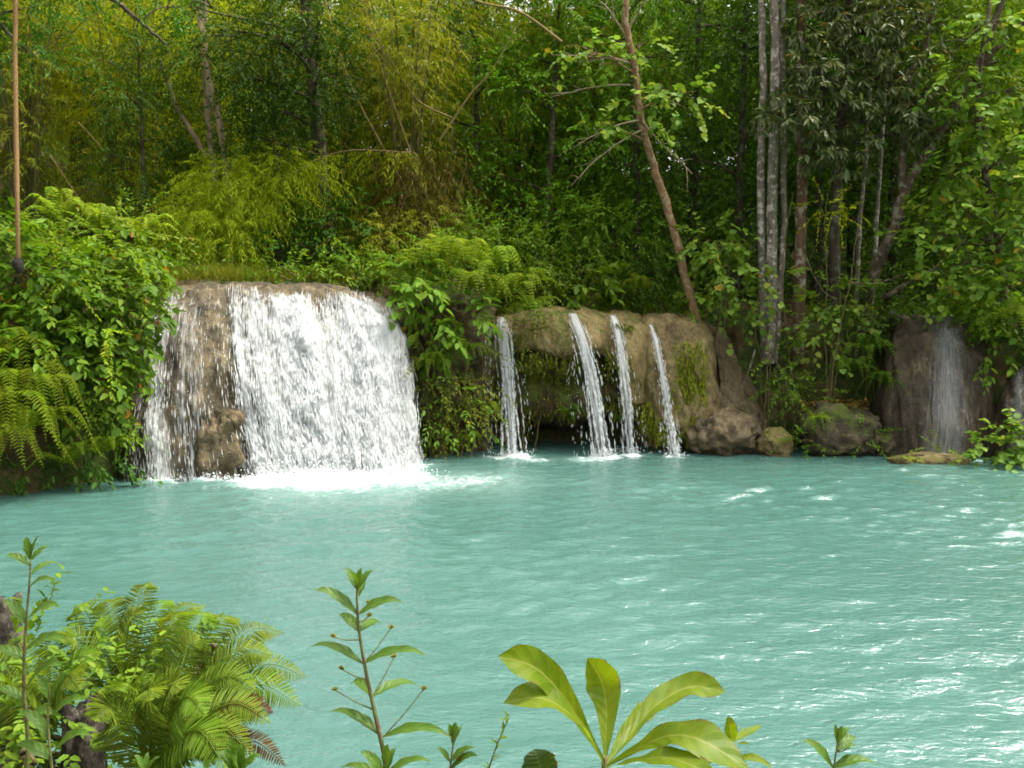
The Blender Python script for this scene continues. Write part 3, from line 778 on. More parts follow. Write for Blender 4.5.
def shrub(label, blobs, spec, leafm, seed, cat='shrub', name='shrub', group=None, dens=1.0, scale=1.0, bark=None, nst=3, fill=.35, down=.15, base=None):
    B = [px_blob(*b) for b in blobs]
    c = np.mean([b[0] for b in B], 0)
    if base is None: base = np.array([c[0], c[1] + .25, ground(c[0], c[1] + .25) - .05])
    rng = np.random.default_rng(seed + 500)
    st = []
    for k in range(nst):
        tgt = B[k % len(B)][0] + rng.normal(0, .15, 3)
        st.append((limb_path(np.asarray(base) + rng.normal(0, .08, 3) * (1, 1, 0), tgt, rng, 7, .1), [.025, .008]))
    return plant(name, label, cat, base, st, B, spec, leafm, bark or B_TWIG, seed, group, dens, scale, fill, down, ('stem', 'branch', 'foliage'), .015, False)

G_DARK2 = leaf_mat('leaf_vine_dark', [(.022, .055, .014), (.04, .085, .02), (.06, .11, .028)], transl=.3, spots=(.28, .17, .03))
G_FERNY = leaf_mat('leaf_fern_yellow', [(.075, .12, .014), (.12, .17, .020), (.16, .21, .026)], transl=.5, k=1.4)
# --- bush over the left bank
shrub('big broad leaved bush spilling down the left bank beside the widest waterfall', [(122, 318, 17.7, 36, 26, 52), (105, 375, 17.4, 32, 24, 42), (138, 262, 18.4, 30, 28, 34), (90, 300, 17.5, 46, 28, 52)], 'broad', G_BUSH, 201, dens=2.3, down=.5, nst=5, base=(-8.7, 19.2, ground(-8.7, 19.2)))
shrub('broad leaved bush at the left edge of the far bank above the drooping ferns', [(40, 285, 16.8, 60, 34, 46), (28, 345, 16.5, 52, 30, 38), (75, 340, 17.0, 42, 28, 42), (2, 250, 17.0, 44, 34, 36)], 'broad', G_BUSH, 202, dens=2.0, down=.4, nst=5, base=(-10.2, 18.4, ground(-10.2, 18.4)))
shrub('leafy bush hanging low over the dark hollow of the left bank', [(85, 405, 17.2, 28, 20, 28), (120, 400, 17.6, 20, 14, 26), (130, 425, 17.8, 10, 9, 20)], 'mid', G_BROAD, 203, dens=1.9, down=.6, base=(-8.6, 19.3, ground(-8.6, 19.3)))
shrub('bright leafy crest of low bushes on top of the left bank', [(70, 246, 18.3, 50, 36, 22), (125, 240, 18.8, 40, 32, 18), (15, 240, 17.8, 44, 36, 22)], 'small', G_BROAD, 204, dens=1.3, scale=1.2)
shrub('dark vine with heart shaped leaves trailing through the left bank bush', [(150, 300, 17.5, 14, 8, 40), (70, 320, 16.6, 16, 8, 44), (115, 350, 16.95, 12, 7, 36)], 'round', G_DARK2, 205, cat='vine', name='vine', dens=1.6, down=.8, base=(-8.9, 19.0, ground(-8.9, 19.0)))
shrub('thin leaved sprigs poking out of the top of the left bank bush', [(60, 275, 16.4, 30, 14, 20), (135, 270, 17.4, 26, 14, 22), (100, 340, 16.7, 24, 10, 26)], 'small', G_FERNY, 206, dens=.7, down=.1, base=(-9.2, 18.8, ground(-9.2, 18.8)))
for k, (px, py, Yd, sz, lab) in enumerate([
        (6, 366, 16.3, 1.25, 'feathery fern arching from the left edge, highest of the drooping ferns'), (36, 392, 16.4, 1.1, 'feathery fern drooping from the left bank between the bush and the hollow'),
        (0, 404, 16.05, 1.3, 'yellow green fern at the left edge with fronds hanging towards the water'), (32, 428, 16.3, 1.05, 'fern hanging just above the water beside the dark hollow'),
        (-8, 440, 16.0, 1.2, 'lowest fern at the left edge, fronds almost touching the pool')]):
    fern(lab, px, py, Yd, sz * 1.25, 210 + k, 17, (-2.9, .45), 'ferns drooping from the left bank', mat=G_FERNY, droop=1.05, pairs=40)
for k, (px, py, Yd, sz, lab) in enumerate([(62, 222, 19.0, 1.2, 'fern on top of the left bank, leftmost of the crest ferns'), (100, 232, 19.1, 1.3, 'wide fern on the crest of the left bank'), (140, 238, 19.3, 1.2, 'fern on the crest of the left bank nearest the widest waterfall'),
                                           (108, 452, 17.2, .8, 'small fern at the water under the low bush of the left bank'), (70, 464, 16.85, .85, 'small fern in the dark hollow of the left bank')]):
    fern(lab, px, py, Yd, sz, 220 + k, 11, group='ferns on the left bank')

shrub('broad leaved bush on the left bank past the drooping ferns', [(-60, 330, 16.2, 46, 30, 50), (-110, 380, 15.8, 46, 30, 46), (-90, 270, 16.6, 50, 34, 40)], 'broad', G_BUSH, 207, dens=1.6, down=.4, nst=5, base=(-11.6, 17.6, ground(-11.6, 17.6)))
shrub('broad leaved bush on the bank past the rightmost trickle', [(1090, 340, 21.6, 40, 28, 44), (1120, 400, 21.2, 36, 26, 34)], 'broad', G_MID, 208, dens=1.6, down=.4, base=(14.4, 22.4, ground(14.4, 22.4)))
shrub('dark drooping creeper over the lowest part of the left bank at the water', [(20, 470, 16.75, 30, 14, 14), (70, 462, 16.95, 28, 14, 16), (108, 462, 17.35, 18, 12, 14), (-30, 465, 16.3, 28, 14, 18)], 'mid', G_DARK, 209, cat='creeper', name='creeper', dens=1.8, down=.9, base=(-9.6, 17.6, ground(-9.6, 17.6)))
# --- plants above and on the mossy wall
shrub('broad leaved plant spilling over the lip beside the widest waterfall', [(425, 300, 21.4, 24, 20, 22), (440, 335, 21.5, 20, 14, 26), (468, 318, 21.8, 18, 14, 26), (414, 278, 21.8, 20, 22, 14)], 'big', G_BROAD, 231, dens=1.9, down=.5)
shrub('low leafy bushes on the plateau above the mossy wall', [(400, 264, 23.2, 36, 26, 16), (440, 255, 23.4, 34, 28, 18), (360, 268, 23.6, 30, 24, 12)], 'mid', G_BROAD, 232, dens=1.5)
shrub('tangle of small leaves hanging down the mossy wall', [(425, 385, 21.55, 24, 10, 34), (455, 395, 21.6, 26, 10, 40), (480, 385, 22.1, 14, 9, 40), (415, 430, 21.6, 12, 8, 18)], 'small', G_MOSS, 233, cat='creeper', name='creeper', dens=1.5, down=.9, scale=1.15)
shrub('bright green sprigs growing out of the mossy wall near the water', [(462, 400, 21.45, 20, 8, 26), (436, 420, 21.4, 18, 8, 22), (478, 425, 22.0, 10, 8, 18)], 'mid', G_BROAD, 234, cat='creeper', name='creeper', dens=1.0, down=.6)
for k, (px, py, Yd, sz, lab) in enumerate([(450, 262, 22.2, 1.5, 'large fern on the mossy wall, fronds standing above its neighbours'), (490, 272, 22.2, 1.55, 'large fern arching right over the narrow waterfall beside the wall'), (520, 290, 22.3, 1.25, 'fern drooping over the left end of the overhanging shelf'),
                                           (470, 290, 21.9, 1.2, 'fern in front of the large ferns on the lip of the mossy wall'), (425, 270, 22.4, 1.2, 'fern nearest the widest waterfall on top of the mossy wall'), (500, 300, 22.4, 1.0, 'small fern right behind the top of the narrow waterfall')]):
    fern(lab, px, py, Yd, sz, 240 + k, 14, (-3.1, .6) if k > 1 else (0, 2 * PI), 'ferns on the mossy wall', droop=.8)
for k, (px, py, Yd, sz, lab) in enumerate([(468, 352, 21.75, .8, 'small fern clinging halfway up the mossy wall'), (430, 365, 21.5, .75, 'small fern clinging to the mossy wall next to the white water'), (486, 410, 22.1, .7, 'small fern low on the mossy wall beside the narrow waterfall'), (470, 440, 21.9, .6, 'small fern at the foot of the mossy wall')]):
    fern(lab, px, py, Yd, sz, 250 + k, 9, (-3.1, 0), 'ferns on the mossy wall', droop=1.0)

# moss and hanging threads on the shelf and the bulge: parts of the rocks
def hang(root, boxes, n, seed, mat=None, spec='moss', name='hanging_moss', sc_=1.0, ln=.5):
    rng = np.random.default_rng(seed); mb = MB()
    for (x0, x1, y0, y1, Yd, k) in boxes:
        m = int(n * k); P = np.array([at(rng.uniform(x0, x1), rng.uniform(y0, y1), Yd + rng.uniform(-.05, .1)) for _ in range(m)])
        D = norm(np.stack([rng.normal(0, .4, m), -np.abs(rng.normal(.3, .3, m)), -np.ones(m)], -1))
        sprays(mb, P, D, SPEC[spec], rng, sc_)
        for p in P[::4]:       # thin root threads
            l = rng.uniform(.15, ln); tube(mb, [p, p + (rng.normal(0, .02), -.02, -l * .5), p + (rng.normal(0, .03), 0, -l)], [.008, .003], 3)
    o = mb.build(name, mat or G_MOSS, root); o['kind'] = 'stuff'
hang(t_shelf, [(525, 575, 366, 412, 23.05, 1.0), (526, 580, 352, 364, 22.6, .5), (585, 604, 355, 405, 23.05, .5), (608, 640, 395, 408, 22.55, .4), (490, 524, 345, 410, 23.3, .6), (606, 640, 345, 385, 22.45, .25), (615, 632, 322, 340, 22.7, .25)], 150, 261)
hang(t_col, [(676, 706, 340, 424, 22.42, 1.6), (655, 706, 415, 434, 22.35, .6), (640, 655, 400, 425, 22.5, .3)], 170, 262, leaf_mat('leaf_moss_bright', [(.055, .078, .012), (.088, .115, .018), (.12, .13, .03)], transl=.2, rough=.8))
fern('fern draped over the left end of the overhanging shelf behind the narrow waterfall', 530, 312, 22.65, 1.2, 267, 13, (-3.1, 0), 'ferns on the mossy wall', droop=1.2)
shrub('creeper hanging down the left end of the overhanging shelf', [(526, 335, 22.9, 10, 8, 26), (540, 318, 22.7, 12, 9, 14), (522, 385, 23.15, 9, 7, 34)], 'small', G_MOSS, 268, cat='creeper', name='creeper', dens=1.4, down=.9)
fern('small fern under the overhanging shelf between two narrow waterfalls', 570, 415, 22.95, .75, 265, 9, (-3.1, 0), 'ferns under the shelf', mat=G_BROAD, droop=.9)
fern('small fern in the shade under the right part of the overhanging shelf', 620, 420, 22.9, .55, 266, 8, (-3.1, 0), 'ferns under the shelf', mat=G_BROAD, droop=.9)

# --- grass along the plateau edge (nobody could count the blades)
rng = np.random.default_rng(270); mb = MB()
for (x0, x1, y0, y1, n) in ((-8.2, -2.0, 22.0, 24.6, 9000), (-1.0, 4.4, 25.0, 26.6, 2600), (-10.5, -6.5, 20.5, 23.5, 2200)):
    x = rng.uniform(x0, x1, n); y = rng.uniform(y0, y1, n); z = height(x, y)
    k = (pond_d(x, y) > .7) & (fbm(np.stack([x, y, x * 0], -1) * .9, 3, 4) > -.35)
    P = np.stack([x, y, z - .03], -1)[k]; m = len(P)
    D = norm(rng.normal(0, .38, (m, 3)) + (0, -.3, .9)); L = rng.uniform(.18, .55, m)
    add_leaves(mb, P, D, rng.normal(0, 1, (m, 3)) + (0, -1, .3), L, .034, T_LANCE)
tag(mb.build('grass', G_GRASS), kind='stuff')

# --- leafy ground cover over the hillside (nobody could count it)
rng = np.random.default_rng(271); mb = MB()
n = 5200
x = np.concatenate([rng.uniform(-19, 19, n), rng.uniform(-14, -8.4, 500), rng.uniform(11.5, 15, 400)])
y = np.concatenate([24.6 + 26 * rng.uniform(0, 1, n) ** 1.3, rng.uniform(17.5, 24, 500), rng.uniform(21, 26, 400)])
k = (pond_d(x, y) > 1.0); x, y = x[k], y[k]
P = np.stack([x, y, height(x, y)], -1); D = norm(rng.normal(0, .6, P.shape) + (0, -.3, .9))
sprays(mb, P, D, SPEC['mid'], rng, 1.35)
tag(mb.build('ground_cover', G_MID), kind='stuff')

# --- low plants of the plateau and the right bank
LOW = [
    ('yellow green feathery bush in front of the pale trunks', [(200, 222, 25.3, 38, 34, 30), (248, 195, 25.6, 42, 36, 30), (292, 174, 25.8, 34, 30, 22), (225, 240, 25.0, 40, 26, 18), (215, 184, 26.0, 28, 26, 24)], 'bamboo', G_YELL, 2.2),
    ('dark green bush behind the grass above the widest waterfall', [(300, 245, 25.6, 48, 34, 30), (345, 225, 26.0, 44, 34, 36)], 'mid', G_DARK, 1.2),
    ('bright leafy bush on the plateau above the left part of the shelf', [(535, 262, 24.9, 34, 28, 26), (575, 275, 25.0, 32, 26, 18)], 'mid', G_MID, 1.3),
    ('round leaved seedlings on the plateau above the middle of the shelf', [(598, 280, 24.6, 24, 20, 18), (560, 292, 24.4, 20, 18, 10)], 'big', G_MID, 1.2),
    ('dim green bush left of the leaning orange trunk', [(610, 235, 26.2, 48, 34, 36), (570, 225, 26.6, 38, 32, 34)], 'mid', G_MID, 1.1),
    ('fine leaved bush at the foot of the leaning orange trunk', [(655, 278, 25.0, 34, 28, 18), (690, 300, 24.6, 22, 20, 14)], 'small', G_DARK, 1.2),
    ('round leaved sapling between the leaning orange trunk and the three grey stems', [(712, 242, 23.4, 24, 22, 34), (730, 275, 23.3, 26, 20, 22), (705, 300, 23.6, 20, 16, 16)], 'round', G_ROUND, 1.1),
    ('leafy young plant right in front of the three grey stems', [(775, 285, 22.9, 16, 12, 18), (748, 300, 23.0, 14, 12, 14)], 'round', G_ROUND, .9),
    ('lime green sprig beside the brown trunk', [(825, 205, 22.9, 14, 12, 10), (845, 212, 22.8, 18, 12, 7)], 'small', G_YELL, 1.0),
    ('leafy shrub right of the brown trunk above the earth bank', [(840, 300, 23.0, 30, 20, 24), (820, 330, 22.8, 24, 16, 20)], 'round', G_ROUND, 1.0),
    ('ragged yellow green weeds on the earth bank under the grey stems', [(790, 382, 22.6, 32, 14, 22), (815, 400, 22.5, 24, 12, 16), (775, 360, 22.9, 18, 12, 14)], 'small', G_MID, .7),
    ('dark shrub beside the top of the dark rock dome', [(870, 320, 23.2, 30, 22, 34), (885, 290, 23.4, 36, 26, 26)], 'mid', G_DARK, 1.2),
    ('drooping shrub over the right flank of the dark rock dome', [(985, 300, 22.5, 30, 24, 34), (1000, 345, 22.2, 30, 20, 30), (960, 300, 23.2, 26, 20, 16)], 'broad', G_MID, 1.4),
    ('low leafy shrub at the water in front of the rightmost trickle', [(1000, 446, 20.3, 30, 22, 20), (1028, 440, 20.2, 28, 22, 22)], 'round', G_ROUND, 1.5),
    ('small green tuft on the flat mossy rock', [(948, 456, 20.5, 14, 10, 8), (905, 457, 20.6, 10, 8, 5)], 'small', G_GRASS, 1.3),
    ('green tufts on the front of the wide dark boulder', [(808, 440, 21.6, 12, 8, 14), (865, 432, 21.8, 12, 8, 18), (835, 445, 21.5, 14, 8, 8)], 'small', G_MID, .9),
    ('olive bush under the bamboo clump', [(425, 225, 26.0, 46, 34, 20), (385, 240, 25.4, 36, 30, 20)], 'bamboo', G_OLIVE, 1.3),
    ('small leaved bush behind the ferns on the mossy wall', [(480, 235, 24.6, 36, 30, 24), (505, 245, 24.4, 28, 24, 22)], 'small', G_MID, 1.4),
]
for k, (lab, bl, sp, lm, dn) in enumerate(LOW):
    b0 = None
    if 'boulder' in lab or 'mossy rock' in lab: b0 = px_blob(*bl[0])[0] - (0, -.1, .05)
    shrub(lab, bl, sp, lm, 300 + k, dens=dn * 1.25, base=b0)
for k, (lab, bl, lm) in enumerate([('leafy weeds at the left end of the grass above the widest waterfall', [(195, 270, 22.4, 22, 16, 13), (228, 273, 22.6, 20, 14, 9)], G_BROAD),
        ('leafy weeds in the middle of the grass above the widest waterfall', [(275, 270, 22.9, 28, 16, 10), (318, 268, 23.1, 26, 16, 12)], G_MID), ('leafy weeds at the right end of the grass above the widest waterfall', [(355, 272, 23.4, 26, 16, 12), (386, 278, 23.5, 18, 14, 10)], G_BROAD)]):
    shrub(lab, bl, 'mid', lm, 325 + k, dens=1.5, group='weeds above the widest waterfall')
for k, (px, py, Yd, sz, lab) in enumerate([(868, 352, 22.7, 1.1, 'fern on the earth bank left of the dark rock dome'), (850, 372, 22.6, .95, 'fern lower on the earth bank above the wide dark boulder'), (885, 385, 22.3, .8, 'small fern against the left flank of the dark rock dome'),
                                           (985, 330, 22.2, 1.1, 'fern hanging beside the top right of the dark rock dome'), (1012, 320, 21.6, 1.1, 'fern at the right edge above the rightmost trickle'), (700, 305, 24.0, .8, 'fern on top of the mossy bulge'), (815, 420, 21.6, .55, 'small fern on the left of the wide dark boulder'), (640, 290, 25.0, .9, 'fern on the plateau near the leaning orange trunk')]):
    fern(lab, px, py, Yd, sz, 330 + k, 10, (-3.1, .4), 'ferns on the right bank', mat=G_FERN if k > 3 else G_MID, droop=.9)

# dead leaves lying on the dark boulder and the earth bank
rng = np.random.default_rng(350); mb = MB(); n = 420
P = np.array([at(rng.uniform(800, 868), rng.uniform(400, 412), rng.uniform(21.9, 22.5)) for _ in range(n)])
add_leaves(mb, P, rng.normal(0, 1, (n, 3)) * (1, 1, .2), rng.normal(0, .3, (n, 3)) + (0, 0, 1), rng.uniform(.06, .13, n), .05, T_LEAF)
tag(mb.build('leaf_litter', G_DRY), kind='stuff')
# hanging roots under the grey trunks
rng = np.random.default_rng(351)
for k, (a, c_) in enumerate([((770, 352), (800, 410)), ((805, 255), (842, 300)), ((755, 350), (742, 395)), ((845, 280), (905, 275))]):
    A, B = at(*a, 23.0), at(*c_, 22.6); mb = MB(); tube(mb, limb_path(A, B, rng, 14, -.25 if k else .1), [.03, .012], 5)
    tag(mb.build('root', B_BROWN), ['bare brown root curving down the earth bank under the grey stems', 'thin bare vine looping right of the brown trunk', 'short root left of the grey stems', 'grey curved branch lying above the earth bank'][k], 'root')
# ---------------------------------------------------------------- named trees
def stem_px(pts, r):          # pts (px, py, Y), radii in pixels at that distance
    P = [at(*p) for p in pts]
    return (P, [q * p[2] / FOC for p, q in zip([pts[0], pts[-1]], r)])
def gbase(px, py, Yd):
    p = at(px, py, Yd); return np.array([p[0], p[1], min(p[2], ground(p[0], p[1])) - .1])

# three grey stems
Yt = 24.1
b0 = gbase(768, 350, Yt)
plant('tree', 'tall tree of three slender pale grey stems rising from the earth bank', 'tree', b0,
      [stem_px([(766, 362, Yt), (763, 290, Yt), (761, 180, Yt + .1), (763, 60, Yt + .1), (760, -120, Yt + .3)], (4.6, 3.2)),
       stem_px([(769, 364, Yt - .15), (772, 280, Yt - .15), (773, 150, Yt - .1), (775, 40, Yt - .1), (772, -140, Yt)], (6, 3.8)),
       stem_px([(774, 362, Yt), (780, 300, Yt), (784, 200, Yt + .1), (783, 110, Yt + .2), (783, -100, Yt + .3)], (3.5, 2.5))],
      [px_blob(700, -170, Yt + 1, 70, 70, 40), px_blob(790, -210, Yt, 70, 60, 40), px_blob(840, -140, Yt + 1, 60, 60, 40), px_blob(745, -120, Yt + 2, 60, 50, 36)],
      'mid', G_DARK, B_GREY, 401, dens=.7, scale=1.3, limb_r=.06, wob=.06)
plant('tree', 'straight brown trunk just right of the three grey stems', 'tree', gbase(800, 352, 23.9),
      [stem_px([(798, 364, 24.0), (800, 260, 23.9), (802, 170, 24), (800, 60, 24.2), (803, -100, 24.3)], (6.5, 4))],
      [px_blob(830, -80, 24.6, 60, 50, 36), px_blob(790, -140, 24.6, 60, 50, 40)], 'mid', G_DARK, bark_mat('bark_redbrown', (.05, .03, .016), (.12, .07, .038), (.22, .19, .14), 7), 402, dens=.7, scale=1.3)
# leaning orange trunk with bare twigs and round leaves
t = plant('tree', 'thin leaning orange brown tree with bare twigs and round leaves near its top', 'tree', gbase(694, 298, 23.6),
      [stem_px([(697, 322, 23.6), (672, 225, 23.5), (652, 160, 23.4), (641, 122, 23.3), (634, 62, 23.2), (626, 20, 23.2), (630, -60, 23.2)], (4.3, 2.8))],
      [px_blob(585, 52, 22.6, 24, 20, 14), px_blob(612, 60, 22.5, 16, 14, 12), px_blob(640, 45, 22.7, 18, 14, 12), px_blob(640, 112, 22.4, 22, 18, 16), px_blob(675, 95, 22.5, 34, 22, 26), px_blob(600, 125, 22.5, 22, 18, 8)],
      'round', G_ROUND, B_ORANGE, 403, dens=.75, limb_r=.035, scale=.95)
rng = np.random.default_rng(404)
for k, (a, c_) in enumerate([((642, 130), (565, 182)), ((640, 118), (690, 175)), ((630, 85), (556, 92)), ((628, 40), (590, -10)), ((636, 66), (556, 58)), ((627, 30), (655, -20)), ((640, 120), (575, 150))]):
    mb = MB(); A = at(*a, 23.25); B = at(*c_, 22.9)
    main = limb_path(A, B, rng, 10, .08); tube(mb, main, [.03, .008], 5)
    for j in range(6):
        s = main[3 + j]; d = norm(B - A) + rng.normal(0, .5, 3); tube(mb, [s, s + d * .22, s + d * .42 + rng.normal(0, .06, 3)], [.012, .004], 4)
    mb.build('bare_branch', B_PALE, t)
plant('tree', 'crooked brown tree forking above the dark rock dome', 'tree', gbase(855, 352, 23.4),
      [stem_px([(853, 364, 24.0), (870, 285, 23.7), (892, 232, 23.2), (905, 190, 23.1), (930, 148, 23), (962, 95, 23), (985, 50, 23), (1010, -20, 23)], (6, 3)),
       stem_px([(902, 200, 23.1), (903, 150, 23.2), (905, 90, 23.4), (925, 45, 23.4), (940, -20, 23.4)], (4, 2.5)),
       stem_px([(975, 74, 23), (1005, 40, 22.8), (1040, 10, 22.6)], (3, 2)),
       stem_px([(880, 300, 23.4), (915, 280, 23.3), (940, 265, 23.2), (965, 240, 23.2)], (3, 1.2))],
      [px_blob(960, 40, 23.5, 50, 40, 36), px_blob(1010, 60, 23, 40, 36, 36), px_blob(930, -40, 24, 70, 60, 40), px_blob(1000, -30, 23.4, 60, 50, 40)], 'small', G_MID, B_BROWN, 405, dens=.75, scale=1.2)
for k, (px, top, lab) in enumerate([(862, 120, 'thin grey sapling stem behind the crooked tree, left one'), (878, 110, 'thin grey sapling stem behind the crooked tree, right one')]):
    plant('sapling', lab, 'sapling', gbase(px, 330, 25.0), [stem_px([(px - 8, 330, 25), (px - 2, 230, 25), (px + 6, top, 25), (px + 14, top - 110, 25.2)], (2.4, 1.6))],
          [px_blob(px + 15, top - 60, 25.3, 24, 20, 30)], 'mid', G_DARK, B_GREY, 410 + k, dens=.7)
# dark tree with long silvery leaves
plant('tree', 'dark tree with clusters of long drooping silvery leaves in the upper right', 'tree', gbase(835, 330, 24.4),
      [stem_px([(838, 338, 24.4), (834, 240, 24.2), (842, 120, 24), (850, 0, 24), (850, -120, 24)], (6, 4))],
      [px_blob(810, 70, 23.0, 34, 26, 26), px_blob(800, 105, 22.8, 30, 24, 20), px_blob(835, 115, 22.8, 34, 26, 22), px_blob(868, 30, 23.2, 40, 30, 26), px_blob(912, 72, 22.8, 34, 26, 26), px_blob(925, 105, 22.7, 28, 22, 22),
       px_blob(870, 85, 23.4, 40, 30, 30), px_blob(830, 20, 23.6, 44, 34, 30), px_blob(905, 15, 23.4, 36, 30, 26), px_blob(850, 150, 23.2, 34, 26, 18), px_blob(812, 145, 23.0, 26, 22, 16), px_blob(920, 130, 23.0, 24, 20, 18), px_blob(860, -40, 24, 70, 60, 40), px_blob(770, 115, 23.0, 22, 18, 10)],
      'silver', G_SILV, B_DARK, 420, dens=1.25, limb_r=.05, fill=.25, down=.35)
# tree hung with round leaves, right edge
plant('tree', 'light green tree with round leaves climbing the right edge of the forest', 'tree', gbase(1010, 330, 22.6),
      [stem_px([(1008, 330, 22.6), (998, 240, 22.5), (985, 170, 22.4), (978, 100, 22.4), (990, 0, 22.5)], (4, 2))],
      [px_blob(958, 70, 22.0, 20, 18, 22), px_blob(975, 120, 21.9, 26, 20, 26), px_blob(945, 175, 22.0, 24, 18, 26), px_blob(1000, 160, 21.8, 34, 24, 32), px_blob(965, 215, 21.9, 34, 22, 26), px_blob(1015, 225, 21.6, 34, 24, 32), px_blob(930, 235, 22.2, 26, 18, 24),
       px_blob(960, 262, 22.1, 36, 22, 22), px_blob(1012, 285, 21.6, 36, 24, 28), px_blob(1015, 90, 22.0, 30, 24, 34), px_blob(1000, 20, 22.2, 36, 28, 28), px_blob(935, 290, 22.5, 28, 20, 20), px_blob(1045, 180, 21.6, 36, 30, 60)],
      'round', G_ROUND, B_BROWN, 425, dens=1.05, limb_r=.03, fill=.2)
# pale trunks on the left
for k, (pts, r, lab) in enumerate([([(228, 178, 27.5), (224, 155, 27.5), (217, 110, 27.5), (210, 85, 27.5), (200, 0, 27.7), (205, -80, 28)], (4, 3), 'pale grey trunk behind the yellow bush, rightmost of three'),
                                   ([(214, 178, 27.8), (211, 150, 27.8), (207, 100, 27.8), (204, 40, 28), (207, -60, 28)], (3.6, 3), 'pale brown trunk behind the yellow bush, middle of three'),
                                   ([(214, 170, 28.0), (205, 154, 28), (190, 130, 28), (176, 105, 28.2), (160, 60, 28.4)], (3.2, 2), 'slanting pale trunk behind the yellow bush, leftmost of three')]):
    plant('tree', lab, 'tree', gbase(*pts[0]), [(np.vstack([gbase(*pts[0])[None], [at(*p) for p in pts]]), [q * 27.5 / FOC for q in r])],
          [px_blob(pts[-1][0], pts[-1][1] + 10, 28.6, 44, 40, 30)], 'small', G_MID, B_PALE, 430 + k, dens=.8, scale=1.2)
# big dark crown hanging in the upper left middle
plant('tree', 'dark small leaved tree whose hanging crown fills the top above the yellow bush', 'tree', gbase(330, 250, 27.0),
      [stem_px([(330, 260, 27.0), (322, 180, 27.0), (312, 80, 26.8), (305, -20, 26.6), (300, -140, 26.4)], (8, 5))],
      [px_blob(215, 30, 24.6, 36, 28, 36), px_blob(245, 75, 24.8, 36, 28, 34), px_blob(280, 40, 24.6, 44, 34, 44), px_blob(320, 25, 24.8, 44, 34, 40), px_blob(275, 105, 25.0, 38, 28, 28), px_blob(312, 95, 25.2, 40, 30, 36), px_blob(260, 140, 25.4, 30, 24, 20),
       px_blob(180, 0, 24.6, 30, 26, 20), px_blob(345, 70, 25.6, 24, 22, 30)],
      'small', leaf_mat('leaf_hanging_dark', [(.014, .034, .009), (.026, .058, .013), (.038, .078, .018), (.06, .10, .024)], transl=.25, k=1.05), B_DARK, 440, dens=1.25, scale=1.1, limb_r=.06, fill=.3)
# overhanging branches nearer on the left, from a tree on the left bank outside the picture
plant('tree', 'dark overhanging branches reaching in from the top left corner', 'tree', (-12.6, 15.5, ground(-12.6, 15.5)),
      [([(-12.6, 15.5, ground(-12.6, 15.5) - .1), (-12.4, 15.6, 7), (-12.2, 15.8, 11), (-12, 16, 15)], [.22, .12]),
       ([at(-60, -10, 16.2), at(20, -12, 16.2), at(100, -5, 16.1), at(140, 22, 16.1), at(167, 45, 16.0)], [.06, .02]), ([at(-90, -40, 16), at(-20, 5, 16), at(15, 40, 16), at(35, 55, 16)], [.05, .012])],
      [px_blob(20, 10, 16.2, 50, 40, 16), px_blob(60, -8, 16.2, 40, 30, 16), px_blob(15, 45, 16, 34, 28, 18), px_blob(130, -6, 16.2, 26, 22, 12), px_blob(175, 5, 16.4, 22, 20, 14), px_blob(70, 30, 16.2, 16, 14, 12), px_blob(-40, -80, 15.8, 110, 80, 60)],
      'small', G_DARK, B_DARK, 445, dens=1.0, scale=.85)
# hanging rope
r = thing('hanging_rope', 'thin brown rope hanging straight down the left side, dark knot at its end', 'rope', at(17, 262, 15.5), None)
mb = MB(); tube(mb, [at(19, -700, 15.5), at(17, -200, 15.5), at(15, 60, 15.5), at(17, 180, 15.5), at(18, 262, 15.5)], [.036, .04, .034], 7, .25, 3); mb.build('strand', B_ROPE, r)
mb = MB(); tube(mb, crom([at(18, 258, 15.5), at(18, 263, 15.5), at(18.5, 268, 15.5), at(18.5, 273, 15.5)], 12), [.05, .085, .075, .03], 10, .2, 4); mb.build('knot', B_KNOT, r)

# ---------------------------------------------------------------- bamboo
def bamboo(label, base, n, h, spread, leafm, seed, lean=(0, 0), dens=1.0, rad=.030, low=.12, culm=None, droop=1.0, group='bamboo clumps in the forest'):
    rng = np.random.default_rng(seed); base = np.asarray(base, float)
    t = thing('bamboo_clump', label, 'bamboo', base, group)
    C, D = [], []
    for k in range(n):
        a = rng.uniform(0, 2 * PI); H = h * rng.uniform(.7, 1.1); o = spread * rng.uniform(.3, 1.0)
        hv = np.array([math.cos(a), math.sin(a), 0]) + np.array([*lean, 0]); b0 = base + hv * .35 * rng.uniform(.3, 1) * (1, 1, 0)
        P = crom([b0 - (0, 0, .2), b0 + hv * o * .10 + (0, 0, H * .4), b0 + hv * o * .38 + (0, 0, H * .78), b0 + hv * o * .85 + (0, 0, H * (1.0 - .05 * droop)), b0 + hv * o * 1.35 + (0, 0, H * (1.0 - .24 * droop))], 26)
        mb = MB(); tube(mb, P, [rad, rad * .8, rad * .2], 6); mb.build('culm', culm or B_CULM, t)
        m = int(52 * dens); i = low + (1 - low) * rng.uniform(0, 1, m); f = i * 25; j = np.minimum(f.astype(int), 24)
        p = P[j] + (P[j + 1] - P[j]) * (f - j)[:, None]
        d = norm(rng.normal(0, 1, (m, 3)) * (1, 1, .4) + hv * .5 + (0, 0, .15))
        C += [p + d * rng.uniform(0, .5, (m, 1))]; D += [d]
    mb = MB(); sprays(mb, np.concatenate(C), np.concatenate(D), SPEC['bamboo'], rng, 1.25); mb.build('foliage', leafm, t)
    return t
def gb(px, Yd, off=0.0):
    x = (px - 512) / FOC * Yd; return np.array([x, Yd, ground(x, Yd) - off])
